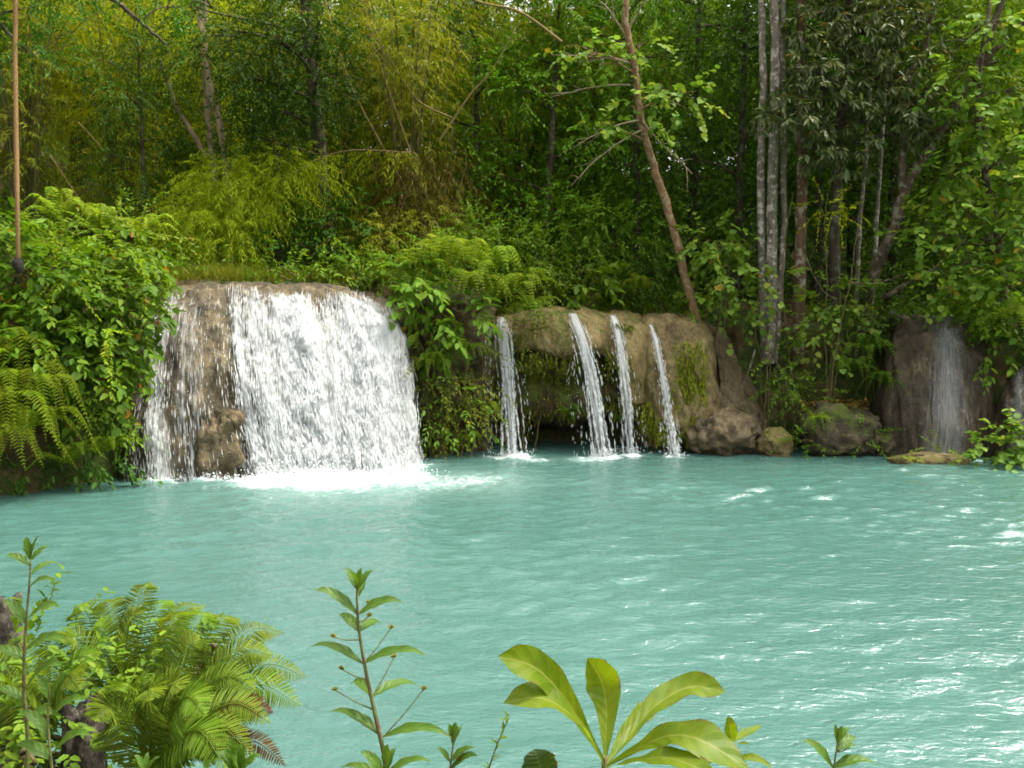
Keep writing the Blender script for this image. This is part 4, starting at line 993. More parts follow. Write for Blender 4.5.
bm1 = bamboo('olive bamboo clump with dry leaning culms behind the middle of the plateau', gb(410, 27.6), 22, 10.5, 5.0, G_OLIVE, 501, dens=.95)
bm2 = bamboo('bright yellow green bamboo clump in the upper left', gb(125, 30.5), 20, 11.5, 4.2, G_YELL, 502, dens=1.35, low=.10)
bm3 = bamboo('green bamboo clump at the left edge behind the crest ferns', gb(30, 27.0), 18, 9.5, 3.6, G_OLIVE, 503, dens=1.05)
copy_thing(bm1, gb(330, 29.5), 2.1, .95, 'olive bamboo clump half hidden behind the dark hanging crown')
copy_thing(bm2, gb(225, 33.5), 1.2, .85, 'yellow green bamboo clump farther back behind the pale trunks')
copy_thing(bm1, gb(515, 32.0), 4.0, 1.05, 'olive bamboo clump deep in the forest right of the dry culms')
copy_thing(bm3, gb(85, 34.0), 2.6, .95, 'green bamboo clump deep in the forest on the far left')
copy_thing(bm3, gb(-60, 30.0), 4.2, 1.15, 'green bamboo clump at the left end of the forest')
# dry arching and leaning culms
rng = np.random.default_rng(520)
DRY = [([(395, 215, 26.5), (418, 160, 26.4), (395, 152, 26.2), (340, 152, 26), (290, 175, 25.6), (240, 215, 25.2)], 'dry yellow bamboo culm arching left over the yellow bush', .05),
       ([(432, 235, 26.6), (360, 105, 26.4), (340, 55, 26.2), (325, 0, 26)], 'dry culm leaning left out of the olive bamboo', .05),
       ([(440, 235, 26.4), (395, 108, 26.3), (372, 40, 26.2), (362, -10, 26)], 'dry culm leaning slightly left in the olive bamboo', .05),
       ([(452, 118, 26.4), (420, 102, 26.3), (400, 75, 26.2), (365, 20, 26)], 'short bent dry culm in the olive bamboo', .04),
       ([(440, 140, 26.3), (470, 95, 26.3), (492, 70, 26.3), (520, 20, 26.3)], 'dry culm leaning right out of the olive bamboo', .05),
       ([(385, 45, 25.5), (340, 78, 25.4), (300, 50, 25.2)], 'dry culm tip hanging beside the dark crown', .03),
       ([(562, 42, 25.2), (520, 12, 25.2), (480, 2, 25.2), (430, -20, 25.2)], 'dry arched branch crossing the top middle of the forest', .06),
       ([(460, 222, 25.9), (440, 195, 25.9), (448, 165, 25.8)], 'short dry stick under the olive bamboo', .025),
       ([(390, 235, 25.9), (405, 200, 25.9), (416, 172, 25.8)], 'dry stick leaning right under the olive bamboo', .025),
       ([(50, 155, 26.5), (70, 185, 26.4), (84, 205, 26.2)], 'thin pale stick slanting in the green bamboo on the left', .03),
       ([(78, 122, 26.3), (95, 140, 26.3), (104, 150, 26.3)], 'short pale stick in the yellow green bamboo', .03)]
for k, (pts, lab, r0) in enumerate(DRY):
    mb = MB(); P = crom([at(*p) for p in pts], 30); tube(mb, P, [r0 * .65, r0 * .5, r0 * .2], 6)
    o = tag(mb.build('bamboo_culm', B_CULMY), lab, 'bamboo culm', 'dry bamboo culms')
    if k == 0:
        mb = MB(); i = rng.integers(8, 30, 46); d = norm(rng.normal(0, 1, (46, 3)) * (1, 1, .3) + (-.4, 0, -.5)); sprays(mb, P[i], d, SPEC['bamboo'], rng, 1.2); mb.build('foliage', G_YELL, o)
# dry thicket under the bamboo
mb = MB()
for k in range(70):
    p = at(rng.uniform(395, 470), rng.uniform(120, 235), rng.uniform(25.9, 26.8)); d = norm(rng.normal(0, .35, 3) + (0, 0, -1)); l = rng.uniform(.5, 1.6)
    tube(mb, [p, p + d * l * .5 + rng.normal(0, .06, 3), p + d * l + rng.normal(0, .12, 3)], [.009, .003], 4)
o = tag(mb.build('dry_twigs', B_TWIG), kind='stuff')
mb = MB(); P = np.array([at(rng.uniform(370, 480), rng.uniform(150, 250), rng.uniform(25.8, 26.6)) for _ in range(260)])
sprays(mb, P, norm(rng.normal(0, .6, P.shape) + (0, 0, -.7)), SPEC['bamboo'], rng, 1.1); tag(mb.build('dry_leaves', leaf_mat('leaf_bamboo_dry', [(.05, .040, .012), (.08, .066, .018), (.11, .085, .024)], transl=.35, k=1.0)), kind='stuff')

# ---------------------------------------------------------------- forest trees on the slope
def forest_tree(label, base, h, r, spec, leafm, bark, seed, dens=.55, scale=1.5, low=.10, nb=13):
    rng = np.random.default_rng(seed); base = np.asarray(base, float)
    lean = rng.normal(0, .05 * h, 2)
    top = base + (lean[0], lean[1], h * .95)
    TR = .013 * h
    tr = ([base - (0, 0, .3), base + (lean[0] * .2, lean[1] * .2, h * .3), base + (lean[0] * .6, lean[1] * .6, h * .65), top], [TR, TR * .3])
    bl = []
    for k in range(nb):
        f = low + (1 - low) * (k + .5) / nb; a = k * 2.4 + rng.uniform(-.4, .4); q = r * (.75 + .25 * math.sin(f * PI)) * rng.uniform(.35, .8)
        c = base + np.array([lean[0] * f + math.cos(a) * q, lean[1] * f + math.sin(a) * q, h * f]); s = r * rng.uniform(.36, .56)
        bl.append((c, (s, s, s * rng.uniform(.55, .85))))
    return plant('tree', label, 'tree', base, [tr], bl, spec, leafm, bark, seed, 'forest trees on the slope', dens, scale, .3, .25, twigs=False)

fa = forest_tree('leafy mid green tree behind the plateau between bamboo and leaning trunk', gb(545, 28.6), 11, 2.5, 'mid', G_MID, B_DARK, 601, dens=1.35, scale=1.15)
fb = forest_tree('dark shady tree behind the three grey stems', gb(735, 27.6), 12, 2.7, 'small', G_DARK, B_DARK, 602, dens=1.0, scale=1.35)
fc = forest_tree('mid green tree behind the leaning orange trunk', gb(640, 29.0), 12, 2.6, 'small', G_MID, B_DARK, 603, dens=1.0, scale=1.3)
fd = forest_tree('light green tree behind the right edge', gb(990, 27.0), 11, 2.5, 'mid', G_BROAD, B_BROWN, 604, dens=1.3, scale=1.15)
for (src, px, Yd, rz, s, lab) in [
        (fb, 815, 27.4, 1.0, 1.0, 'dark tree behind the brown trunk'), (fb, 890, 28.0, 2.2, 1.05, 'dark tree behind the crooked tree'), (fb, 280, 28.0, 3.0, .85, 'dark tree in the hollow behind the yellow bush'),
        (fb, 150, 27.2, 4.4, .62, 'short dark tree right behind the crest ferns of the left bank'), (fa, 475, 30.5, 1.3, 1.1, 'leafy tree with its crown right of the dry culms'), (fb, 690, 30.5, .5, 1.15, 'dark tree between leaning trunk and grey stems, farther back'),
        (fc, 590, 32.5, 2.0, 1.15, 'mid green tree up the slope above the bare twigs'), (fa, 380, 33.0, 3.3, 1.15, 'leafy tree up the slope behind the olive bamboo'), (fd, 935, 31.0, 1.9, 1.1, 'light green tree up the slope behind the crooked fork'),
        (fd, 1075, 28.5, 4.0, 1.1, 'light green tree past the right end of the rocks'), (fc, 1130, 25.0, 5.0, 1.0, 'mid green tree nearest the right end of the pool'), (fb, -20, 32.5, 5.2, .9, 'dark tree behind the green bamboo at the left end'),
        (fa, 280, 37.0, .4, 1.05, 'leafy tree high on the slope above the yellow green bamboo'), (fc, 760, 34.0, 3.9, 1.2, 'mid green tree high on the slope behind the grey stems'), (fc, 850, 33.0, .9, 1.2, 'mid green tree high on the slope behind the silvery leaves'),
        (fa, 160, 38.5, 2.0, 1.05, 'leafy tree high on the slope on the far left'), (fa, 660, 37.0, 5.0, 1.25, 'leafy tree high on the slope in the middle'), (fc, 470, 38.0, 2.8, 1.25, 'mid green tree high on the slope above the olive bamboo'),
        (fa, 40, 39.5, 3.8, 1.1, 'leafy tree on the skyline at the left end'), (fc, 980, 36.0, 4.6, 1.2, 'mid green tree high on the slope at the right end'), (fa, 570, 41.0, 1.0, 1.3, 'leafy tree on the skyline in the middle'),
        (fc, 350, 42.0, 3.1, 1.3, 'mid green tree on the skyline left of the middle'), (fa, 800, 41.0, 5.5, 1.3, 'leafy tree on the skyline behind the grey stems'), (fc, 1060, 35.5, 2.2, 1.3, 'mid green tree on the skyline at the right end')]:
    copy_thing(src, gb(px, Yd), rz, s, lab)
# far wood closing the view up the slope
rng = np.random.default_rng(640); mb = MB(); n = 24000
x = rng.uniform(-34, 34, n); y = rng.uniform(40, 60, n); k = fbm(np.stack([x * .25, y * .25, x * 0], -1), 3, 9)
P = np.stack([x, y, height(x, y) + rng.uniform(0, 1, n) ** .7 * (9 + 4 * k)], -1)
sprays(mb, P, norm(rng.normal(0, .6, P.shape) + (0, -.6, .4)), SPEC['mid'], rng, 2.6); tag(mb.build('far_wood', G_MID), kind='stuff')
# ---------------------------------------------------------------- the near bank
def vein_leaf_mat(name, c0, c1, vein, nv=9.0, transl=.55, vs=.45):
    m, nt = newmat(name)
    u = nd(nt, 'ShaderNodeAttribute', attribute_name='across').outputs['Fac']
    v = nd(nt, 'ShaderNodeAttribute', attribute_name='along').outputs['Fac']
    p, g = pos(nt)
    au = math_(nt, 'ABSOLUTE', u)
    c = ramp(nt, noise(nt, p, 14, 4, .6), [(.3, c0), (.7, c1)])
    c = mixc(nt, ramp(nt, noise(nt, p, 60, 3, .6), [(.66, 0), (.72, .65)]), c, (.13, .085, .025))
    c = mixc(nt, math_(nt, 'MULTIPLY', ramp(nt, noise(nt, p, 38, 4, .6), [(.50, 0), (.58, 1)]), ramp(nt, au, [(.84, 0), (.97, 1)])), c, (.14, .09, .03))
    ph = math_(nt, 'SUBTRACT', math_(nt, 'MULTIPLY', v, nv), math_(nt, 'MULTIPLY', au, 1.1))
    w = math_(nt, 'ABSOLUTE', math_(nt, 'SUBTRACT', math_(nt, 'FRACT', ph), .5))
    side = ramp(nt, w, [(.0, 1), (.055, .0)])
    mid = ramp(nt, au, [(.035, 1), (.075, 0)])
    vm = math_(nt, 'MAXIMUM', mid, math_(nt, 'MULTIPLY', side, vs))
    c = mixc(nt, vm, c, vein)
    hgt = math_(nt, 'ADD', ramp(nt, w, [(0, 0), (.5, 1)]), math_(nt, 'MULTIPLY', noise(nt, p, 90, 3), .2))
    b = nd(nt, 'ShaderNodeBump', {'Strength': .3, 'Distance': .004, 'Height': hgt})
    pb = nd(nt, 'ShaderNodeBsdfPrincipled', {'Base Color': c, 'Roughness': .45, 'Specular IOR Level': .25, 'Normal': b.outputs[0]})
    tr = nd(nt, 'ShaderNodeBsdfTranslucent', {'Color': mixc(nt, 1.0, c, (1.3, 1.25, .45), 'MULTIPLY')})
    finish(nt, nd(nt, 'ShaderNodeMixShader', {0: transl, 1: pb.outputs[0], 2: tr.outputs[0]}).outputs[0])
    return m
M_BIGLEAF = vein_leaf_mat('big_leaf', (.095, .165, .006), (.165, .215, .008), (.22, .25, .04))
M_SMALLEAF = vein_leaf_mat('weed_leaf', (.055, .120, .012), (.080, .155, .016), (.10, .17, .025), 6, .42, .15)

def leaf_surface(mb, path, wmax, prof, hint, fold=.25, ruffle=.0, rf_n=7, n=26, m=9, twist=0.0, ph=0.0):
    P = crom(np.asarray(path, float), n); T = norm(np.gradient(P, axis=0))
    H = norm(np.asarray(hint, float)); S = norm(np.cross(T, H)); N = np.cross(S, T)
    s = np.linspace(0, 1, n); u = np.linspace(-1, 1, m)
    if twist:
        a = twist * s[:, None]; S, N = S * np.cos(a) + N * np.sin(a), N * np.cos(a) - S * np.sin(a)
    w = wmax * np.interp(s, *prof)
    w = w * (1 + .05 * np.sin(s * rf_n * 5 + ph))
    U, SS = np.meshgrid(u, s, indexing='xy')
    lift = fold * np.abs(U) ** 1.3 * w[:, None] + ruffle * np.sin(SS * rf_n * 2 * PI + ph + np.sign(U) * 1.1) * np.abs(U) ** 2 * w[:, None]
    G = P[:, None] + U[..., None] * w[:, None, None] * S[:, None] + lift[..., None] * N[:, None]
    mb.add(G, grid_quads(n, m), across=U, along=SS)

OBOVATE = ([0, .12, .35, .6, .8, .92, 1.0], [.10, .16, .45, .88, 1.0, .72, .06])
LANCE = ([0, .1, .3, .55, .8, 1.0], [.06, .45, 1.0, .85, .42, .02])
OVAL = ([0, .08, .3, .6, .85, 1.0], [.08, .5, .98, .95, .55, .04])

# --- plant with large paddle leaves
Yl = 2.25
B = at(606, 800, Yl); gnd = ground(B[0], B[1])
t = thing('leafy_plant', 'young plant with large glossy paddle shaped leaves at the water edge', 'plant', (B[0], B[1], gnd))
mb = MB(); tube(mb, [(B[0] + .02, B[1] + .02, gnd - .05), (B[0] + .01, B[1], gnd + .2), at(606, 790, Yl), at(605, 758, Yl)], [.013, .009], 8, .1, 2); mb.build('stem', B_STEMG, t)
px_m = lambda q: q * Yl / FOC
LV = [([(605, 764, 2.25), (585, 730, 2.20), (562, 695, 2.15), (535, 668, 2.10), (499, 656, 2.05)], 20, (.25, -.75, .75), .35, .10, .25),
      ([(604, 766, 2.24), (590, 738, 2.18), (570, 714, 2.12), (540, 698, 2.08), (504, 703, 2.06)], 19, (-.1, -.55, 1), .25, .10, -.15),
      ([(605, 762, 2.27), (606, 735, 2.30), (606, 705, 2.33), (601, 680, 2.34), (588, 658, 2.30)], 22, (.15, -1, .25), .30, .12, .1),
      ([(607, 764, 2.27), (628, 738, 2.36), (655, 706, 2.44), (690, 687, 2.48), (725, 692, 2.46)], 19, (-.35, -.6, .9), .35, .12, 0),
      ([(607, 766, 2.22), (635, 750, 2.16), (668, 736, 2.10), (700, 740, 2.05), (748, 768, 2.02)], 23, (-.05, -.62, 1), .22, .13, .1),
      ([(606, 764, 2.30), (622, 735, 2.42), (640, 716, 2.52), (652, 706, 2.58)], 13, (-.2, -.9, .4), .3, .08, 0),
      ([(607, 768, 2.2), (630, 762, 2.12), (668, 758, 2.03), (715, 775, 1.96)], 17, (0, -.3, 1), .2, .12, 0)]
for k, (pts, w_, hint, fold, ruf, tw) in enumerate(LV):
    mb = MB(); leaf_surface(mb, [at(*p) for p in pts], px_m(w_ * .86), OBOVATE, hint, fold, ruf, 3.2, 34, 11, tw, k * 1.7); mb.build('leaf', M_BIGLEAF, t)
# round leaf lower left of it
B = at(540, 830, 2.2); t = thing('leafy_plant', 'single dark rounded leaf left of the paddle leaved plant', 'plant', (B[0], B[1], ground(B[0], B[1])))
mb = MB(); tube(mb, [(B[0], B[1], ground(B[0], B[1]) - .03), at(541, 800, 2.2), at(540, 780, 2.2)], [.004, .003], 6); mb.build('stem', B_STEMG, t)
mb = MB(); leaf_surface(mb, [at(545, 785, 2.2), at(541, 770, 2.2), at(537, 757, 2.2), at(535, 749, 2.21)], px_m(18), OVAL, (.1, -1, .3), .15, .05); mb.build('leaf', vein_leaf_mat('dark_round_leaf', (.03, .06, .012), (.05, .09, .018), (.07, .11, .03)), t)

# --- slim weed with paired leaves and seed heads
def weed(label, stem, leaves, buds, r=.005, wl=6.0, mat=None, tuft=None, cat='weed', seed=1):
    Y0 = stem[0][2]; b_ = at(*stem[0]); g_ = ground(b_[0], b_[1])
    t = thing('weed', label, cat, (b_[0], b_[1], g_))
    S = [np.array([b_[0] + .01, b_[1], g_ - .03])] + [at(*p) for p in stem]
    P = crom(S, 40); mb = MB(); tube(mb, P, [r * 1.2, r * .35], 7); mb.build('stem', B_STEMG, t)
    rng = np.random.default_rng(seed)
    for (nx, ny, tx, ty, dy) in leaves:
        A = at(nx, ny, Y0); Bp = at(tx, ty, Y0 + dy); L = np.linalg.norm(Bp - A)
        M1 = A + (Bp - A) * .35 + (0, 0, L * .12); M2 = A + (Bp - A) * .72 + (0, 0, L * .13)
        mb = MB(); leaf_surface(mb, [A, M1, M2, Bp], min(wl * Y0 / FOC, L * .17), LANCE, (0, -.42, 1), .3, .08, 4, 18, 5, rng.uniform(-.3, .3)); mb.build('leaf', mat or M_SMALLEAF, t)
    for (nx, ny, tx, ty) in buds:
        A = at(nx, ny, Y0); Bp = at(tx, ty, Y0 + rng.uniform(-.04, .04)); q = MB(); tube(q, [A, (A + Bp) / 2 + (0, 0, -.004), Bp], [.0018, .0013], 5)
        o = q.build('flower_stalk', B_STEMG, t)
        q = MB(); a = rng.normal(0, 1, (40, 3)); a[:, 2] = np.abs(a[:, 2]) + .2; a = norm(a)
        add_leaves(q, np.tile(Bp, (40, 1)) - a * .001, a, rng.normal(0, 1, (40, 3)), .0105, .005, T_LANCE); q.build('seed_head', M_SEED, o)
    return t
M_SEED = leaf_mat('seed_head', [(.17, .17, .05), (.24, .22, .07)], transl=.3, k=1.0)
weed('tall slim weed with paired leaves and small yellow seed heads, left of the paddle leaves', [(396, 820, 2.05), (387, 768, 2.05), (376, 718, 2.05), (366, 672, 2.05), (359, 630, 2.05), (357, 600, 2.05), (357, 580, 2.05)],
     [(383, 737, 328, 712, .03), (383, 737, 452, 738, -.03), (372, 697, 350, 685, .12), (372, 697, 420, 687, .10), (363, 664, 309, 647, .0), (363, 664, 427, 656, -.02), (359, 632, 338, 615, .05), (359, 632, 382, 624, .08),
      (358, 615, 314, 590, 0), (358, 615, 402, 602, 0), (357, 590, 345, 568, .02), (357, 590, 374, 570, .02), (357, 590, 352, 572, -.03), (357, 592, 362, 568, .0), (357, 598, 366, 582, .05)],
     [(363, 664, 391, 628), (359, 640, 333, 637), (368, 680, 341, 669), (372, 697, 394, 657), (374, 710, 335, 690), (383, 737, 424, 689), (358, 615, 349, 604), (358, 612, 369, 603), (358, 622, 369, 616)], .006, 6.5, seed=3)
weed('small weed tuft right at the foot of the tall slim weed', [(372, 830, 2.0), (378, 790, 2.0), (385, 760, 2.0)], [(384, 775, 360, 752, 0), (384, 775, 396, 748, .02), (385, 775, 432, 762, -.02), (385, 780, 340, 768, .02), (385, 770, 388, 744, 0)], [], .004, 6, seed=4)
weed('short weed with a pointed tip between the tall weed and the paddle leaves', [(446, 830, 2.1), (449, 780, 2.1), (453, 745, 2.1), (454, 730, 2.1)], [(450, 762, 437, 748, 0), (450, 762, 475, 748, 0), (453, 742, 448, 724, 0), (453, 742, 462, 726, .02), (453, 745, 456, 722, 0), (450, 770, 478, 756, -.03)], [(450, 770, 460, 759)], .004, 6, seed=5)
t = weed('thin upright sprig with needle leaves left of the paddle leaves', [(478, 830, 2.15), (486, 780, 2.15), (497, 745, 2.15), (509, 718, 2.15)], [], [], .003, seed=6)
rng = np.random.default_rng(61); P = crom([at(482, 800, 2.15), at(486, 780, 2.15), at(497, 745, 2.15), at(509, 718, 2.15)], 34); mb = MB()
a = norm(rng.normal(0, 1, (34, 3)) * (1, .6, .5) + (.1, 0, .5)); add_leaves(mb, P, a, rng.normal(0, 1, (34, 3)), .026, .007, T_LANCE); mb.build('foliage', G_WEED, t)
# small leaves right of the big plant, and weed at the right
def oval_plant(label, stem, leaves, seed):
    b_ = at(*stem[0]); g_ = ground(b_[0], b_[1]); t = thing('leafy_plant', label, 'plant', (b_[0], b_[1], g_))
    mb = MB(); tube(mb, crom([np.array([b_[0], b_[1], g_ - .03])] + [at(*p) for p in stem], 20), [.004, .002], 6); mb.build('stem', B_STEMG, t)
    for (pts, w_, hint) in leaves:
        mb = MB(); leaf_surface(mb, [at(*p) for p in pts], w_ * 2.3 / FOC, OVAL, hint, .2, .06, 3); mb.build('leaf', M_BIGLEAF if seed else M_SMALLEAF, t)
    return t
oval_plant('seedling with one upright yellow green leaf right of the paddle leaves', [(728, 830, 2.35), (731, 775, 2.35), (732, 742, 2.35)],
           [([(732, 742, 2.35), (731, 732, 2.34), (730, 724, 2.33), (728, 716, 2.33)], 7, (0, -1, .2)), ([(732, 742, 2.35), (742, 735, 2.4), (752, 730, 2.43), (762, 725, 2.45)], 5, (0, -.4, 1)),
            ([(732, 743, 2.35), (722, 738, 2.3), (710, 730, 2.26), (694, 725, 2.24)], 6, (0, -.5, 1)), ([(732, 744, 2.35), (740, 743, 2.3), (750, 744, 2.28)], 3, (0, -.3, 1)), ([(730, 760, 2.35), (745, 757, 2.3), (760, 760, 2.28), (772, 768, 2.26)], 5, (0, -.4, 1)),
            ([(731, 765, 2.35), (712, 758, 2.28), (700, 764, 2.24)], 5, (0, -.4, 1))], 1)
oval_plant('low seedling under the paddle leaves', [(690, 840, 2.2), (694, 800, 2.2), (696, 770, 2.2)], [([(696, 772, 2.2), (690, 762, 2.18), (682, 757, 2.16), (672, 760, 2.15)], 6, (0, -.5, 1)), ([(696, 772, 2.2), (706, 762, 2.18), (716, 760, 2.16), (724, 766, 2.15)], 6, (0, -.5, 1))], 0)
weed('small bright weed with narrow leaves, the rightmost plant on the near bank', [(826, 830, 2.3), (830, 790, 2.3), (835, 760, 2.3), (838, 738, 2.3)], [(833, 768, 802, 741, 0), (833, 768, 876, 764, 0), (837, 750, 858, 747, .02), (837, 742, 834, 724, 0), (837, 742, 850, 728, .02), (837, 744, 843, 726, 0), (836, 752, 856, 738, .05)], [(836, 752, 848, 748)], .0045, 7, seed=7)

G_FERNN = leaf_mat('leaf_fern_near', [(.042, .076, .014), (.070, .118, .022), (.098, .148, .030), (.13, .14, .04)], transl=.48, k=1.5)
# --- ferns and weeds at the lower left
def px_fern(label, base, tips, plen, width, pairs, seed, mat=None, group='ferns on the near bank', bow=.22):
    rng = np.random.default_rng(seed); b_ = at(*base); g_ = min(ground(b_[0], b_[1]), b_[2] - .02)
    t = thing('fern', label, 'fern', (b_[0], b_[1], g_ - .02), group)
    for (tx, ty, tY) in tips:
        T_ = at(tx, ty, tY); L = np.linalg.norm(T_ - b_)
        h = T_ - b_; up = np.array([0, 0, 1.0])
        p = [b_, b_ + h * .34 + up * L * bow * .8, b_ + h * .70 + up * L * bow, T_]
        mb = MB(); frond(p, pairs, plen * rng.uniform(.85, 1.15), width, rng, mb, mb, .3, .0032, up=(0, -.55, .8)); mb.build('frond', mat or G_FERNN, t)
    return t
px_fern('large fern in the lower left, long fronds reaching right over the water', (165, 742, 2.95), [(305, 676, 3.1), (283, 632, 3.3), (240, 618, 3.4), (255, 690, 2.8), (210, 612, 3.35), (272, 655, 3.0), (232, 650, 3.2), (300, 705, 2.9), (175, 618, 3.5), (200, 640, 3.0)], .125, .0065, 64, 701)
px_fern('pale fern in the lower left standing behind the large fern', (120, 725, 3.3), [(150, 582, 3.5), (205, 605, 3.6), (105, 600, 3.5), (172, 600, 3.7), (75, 606, 3.4), (190, 640, 3.2), (60, 640, 3.1), (135, 615, 3.2), (95, 625, 3.3), (225, 640, 3.6)], .125, .0065, 62, 702)
px_fern('drooping fern at the bottom of the lower left clump', (150, 770, 2.7), [(270, 722, 2.7), (255, 760, 2.55), (150, 700, 2.5), (95, 720, 2.5), (205, 715, 2.5), (225, 768, 2.45), (120, 690, 2.55), (180, 690, 2.6)], .115, .0065, 58, 703, bow=.26)
px_fern('fern at the left edge of the lower left clump under the tall weed', (45, 735, 3.0), [(-20, 660, 3.0), (10, 640, 3.1), (60, 630, 3.2), (95, 660, 2.9), (20, 690, 2.7), (80, 690, 2.75), (-30, 700, 2.8)], .11, .0065, 54, 704)
px_fern('withered brown fern hanging over the water at the right of the lower left clump', (190, 752, 2.85), [(262, 700, 2.9), (272, 712, 2.8), (285, 765, 2.75), (250, 745, 2.8), (235, 720, 2.75)], .085, .009, 38, 705, G_FERND, bow=.18)
# tall weed at the left edge
weed('tall leafy weed at the left edge rising above the ferns', [(26, 800, 2.35), (28, 745, 2.35), (24, 690, 2.35), (25, 640, 2.35), (29, 590, 2.35), (31, 560, 2.35)],
     [(30, 560, 25, 537, 0), (30, 560, 40, 536, 0), (30, 562, 50, 546, .03), (30, 566, 5, 556, 0), (30, 575, 60, 563, .05), (29, 588, 52, 580, -.02), (27, 620, 60, 607, -.03), (27, 625, 2, 600, 0), (26, 650, 66, 640, -.02), (25, 660, -10, 650, 0), (25, 690, 62, 665, -.05), (24, 700, -8, 690, 0), (26, 720, 55, 715, -.04)], [], .006, 10, seed=8)
weed('short leafy weed in front of the lower left ferns', [(60, 830, 2.3), (52, 770, 2.3), (48, 720, 2.3), (50, 690, 2.3)], [(50, 700, 70, 672, 0), (50, 700, 35, 675, 0), (49, 720, 85, 700, -.03), (50, 735, 20, 712, 0), (52, 755, 90, 735, -.04), (52, 760, 15, 745, 0)], [], .005, 10, seed=9)
weed('small bright green sprout at the bottom of the lower left ferns', [(238, 830, 2.4), (238, 790, 2.4), (238, 768, 2.4)], [(238, 775, 228, 738, 0), (238, 775, 244, 742, .02), (238, 775, 262, 755, 0), (238, 775, 215, 752, 0), (238, 775, 236, 745, -.05)], [], .004, 11, seed=10)
weed('little sprout with pale leaves left of the bright green sprout', [(148, 830, 2.35), (147, 790, 2.35), (146, 768, 2.35)], [(146, 772, 134, 755, 0), (146, 772, 160, 757, 0), (146, 772, 148, 752, .02)], [], .003, 7, seed=12)
shrub('tangle of small leaves among the lower left ferns', [(30, 720, 2.8, 50, 40, 60), (90, 760, 2.75, 50, 40, 36), (20, 660, 3.1, 30, 26, 30), (105, 680, 3.1, 34, 34, 26)], 'small', G_MID, 720, dens=3.2, scale=.42, nst=6)
# rotten stump among the ferns
def stump(label, px, py, Yd, r, h, seed):
    B = at(px, py, Yd); g_ = ground(B[0], B[1]); n = 26
    th = np.linspace(0, 2 * PI, 40, endpoint=False); z = np.linspace(g_ - .1, B[2], n)
    TH, ZZ = np.meshgrid(th, z, indexing='ij')
    q = np.stack([np.cos(TH) * 2, np.sin(TH) * 2, ZZ * 2.5], -1)
    rr = r * (1 + .28 * fbm(q * 1.3, 4, seed) + .10 * np.sin(TH * 7 + fbm(q, 2, seed) * 3)) * (1.15 - .25 * (ZZ - g_) / max(B[2] - g_, .1))
    top = (1 + .0 * TH); jag = .18 * h * fbm(np.stack([np.cos(TH) * 2.5, np.sin(TH) * 2.5, TH * 0], -1), 3, seed + 2) * ((ZZ - g_) / (B[2] - g_)) ** 6
    G = np.stack([B[0] + rr * np.cos(TH), B[1] + rr * np.sin(TH), ZZ + jag], -1)
    idx = np.arange(40 * n).reshape(40, n); qd = np.stack([idx[:, :-1], np.roll(idx, -1, 0)[:, :-1], np.roll(idx, -1, 0)[:, 1:], idx[:, 1:]], -1).reshape(-1, 4)
    mb = MB(); v = np.concatenate([G.reshape(-1, 3), [[B[0], B[1], B[2] - .05]]])
    mb.add(v, qd, np.stack([idx[:, -1], np.roll(idx[:, -1], -1), np.full(40, 40 * n)], -1))
    return tag(mb.build('stump', B_ROT), label, 'stump')
stump('dark rotten wood stump in the middle of the lower left ferns', 82, 702, 2.8, .06, .35, 731)
stump('brown weathered stump at the left edge standing above the ferns', -6, 600, 3.35, .085, .45, 733)
# short grass and litter on the near bank, below the picture
rng = np.random.default_rng(740); n = 3200; mb = MB()
x = rng.uniform(-4, 4, n); y = rng.uniform(-2, 3.0, n); k = (pond_d(x, y) > .9) & (np.hypot(x, y) > .8); x, y = x[k], y[k]
P = np.stack([x, y, height(x, y)], -1); add_leaves(mb, P, norm(rng.normal(0, .45, P.shape) + (0, 0, 1)), rng.normal(0, 1, P.shape), rng.uniform(.06, .2, len(P)), .012, T_LANCE)
tag(mb.build('near_grass', G_GRASS), kind='stuff')
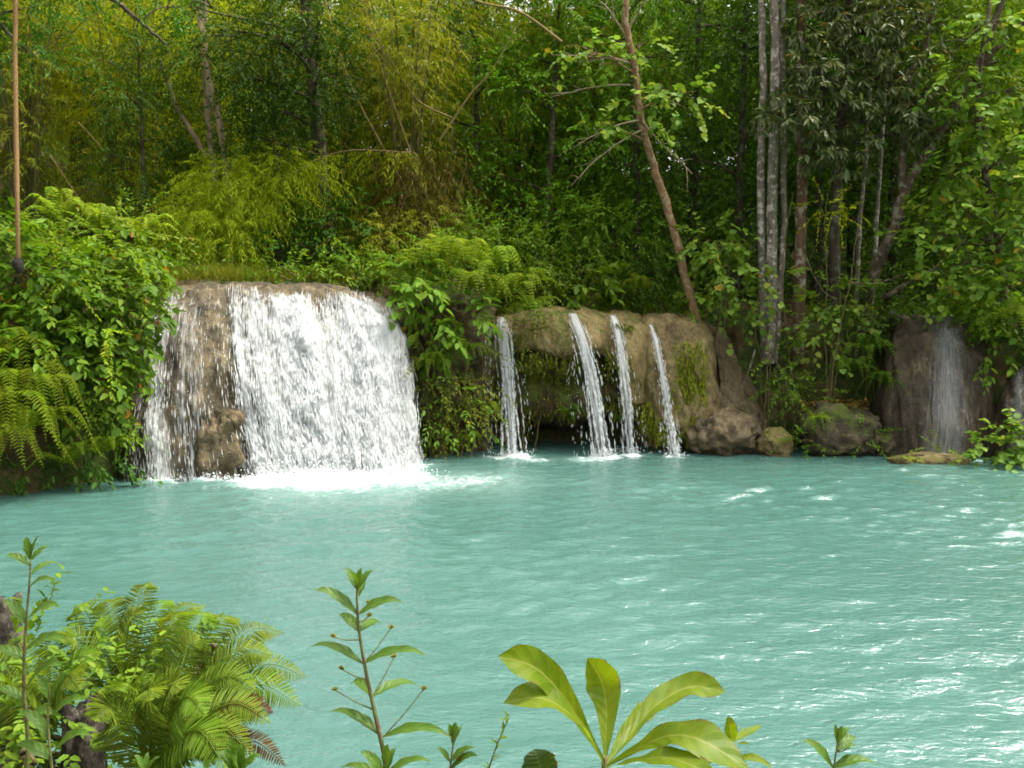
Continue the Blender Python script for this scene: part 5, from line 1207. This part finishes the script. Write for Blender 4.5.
# ---------------------------------------------------------------- light, sky, camera
EL, AZ = math.radians(60), math.radians(84)        # azimuth from +Y clockwise: the sun stands high over the forest
w = bpy.data.worlds.new('World'); sc.world = w; w.use_nodes = True
nt = w.node_tree; nt.nodes.clear()
sky = nt.nodes.new('ShaderNodeTexSky'); sky.sky_type = 'NISHITA'; sky.sun_disc = False
sky.sun_elevation = EL; sky.sun_rotation = AZ; sky.air_density = 1.0; sky.dust_density = 6.0; sky.ozone_density = 1.0
hs = nd(nt, 'ShaderNodeHueSaturation', {'Saturation': .10, 'Color': sky.outputs[0]})
bg = nd(nt, 'ShaderNodeBackground', {'Color': hs.outputs[0], 'Strength': .15})
out = nt.nodes.new('ShaderNodeOutputWorld'); nt.links.new(bg.outputs[0], out.inputs[0])

sl = bpy.data.lights.new('sun', 'SUN'); sl.energy = 1.5; sl.angle = math.radians(10); sl.color = (1, .92, .76)
so = bpy.data.objects.new('sun', sl); COL.objects.link(so)
dirv = Vector((math.sin(AZ) * math.cos(EL), math.cos(AZ) * math.cos(EL), math.sin(EL)))
so.rotation_euler = dirv.to_track_quat('Z', 'Y').to_euler(); so.location = (0, 0, 40)

cd = bpy.data.cameras.new('camera'); co = bpy.data.objects.new('camera', cd); COL.objects.link(co)
cd.sensor_width = 36; cd.lens = FOC / 1024 * 36; cd.clip_start = .05; cd.clip_end = 600
co.location = CAM; co.rotation_euler = (PI / 2 - PITCH, 0, 0); sc.camera = co

sc.render.engine = 'CYCLES'
c = sc.cycles
c.use_denoising = True; c.denoiser = 'OPENIMAGEDENOISE'
c.filter_width = 1.8
c.max_bounces = 7; c.diffuse_bounces = 3; c.glossy_bounces = 3; c.transmission_bounces = 4; c.transparent_max_bounces = 10
c.sample_clamp_indirect = 6; c.use_adaptive_sampling = True; c.adaptive_threshold = .012
sc.view_settings.view_transform = 'Standard'; sc.view_settings.look = 'None'
sc.view_settings.exposure = 1.82; sc.view_settings.gamma = 1.0; sc.view_settings.use_curve_mapping = False
sc.render.resolution_x, sc.render.resolution_y = 1024, 768
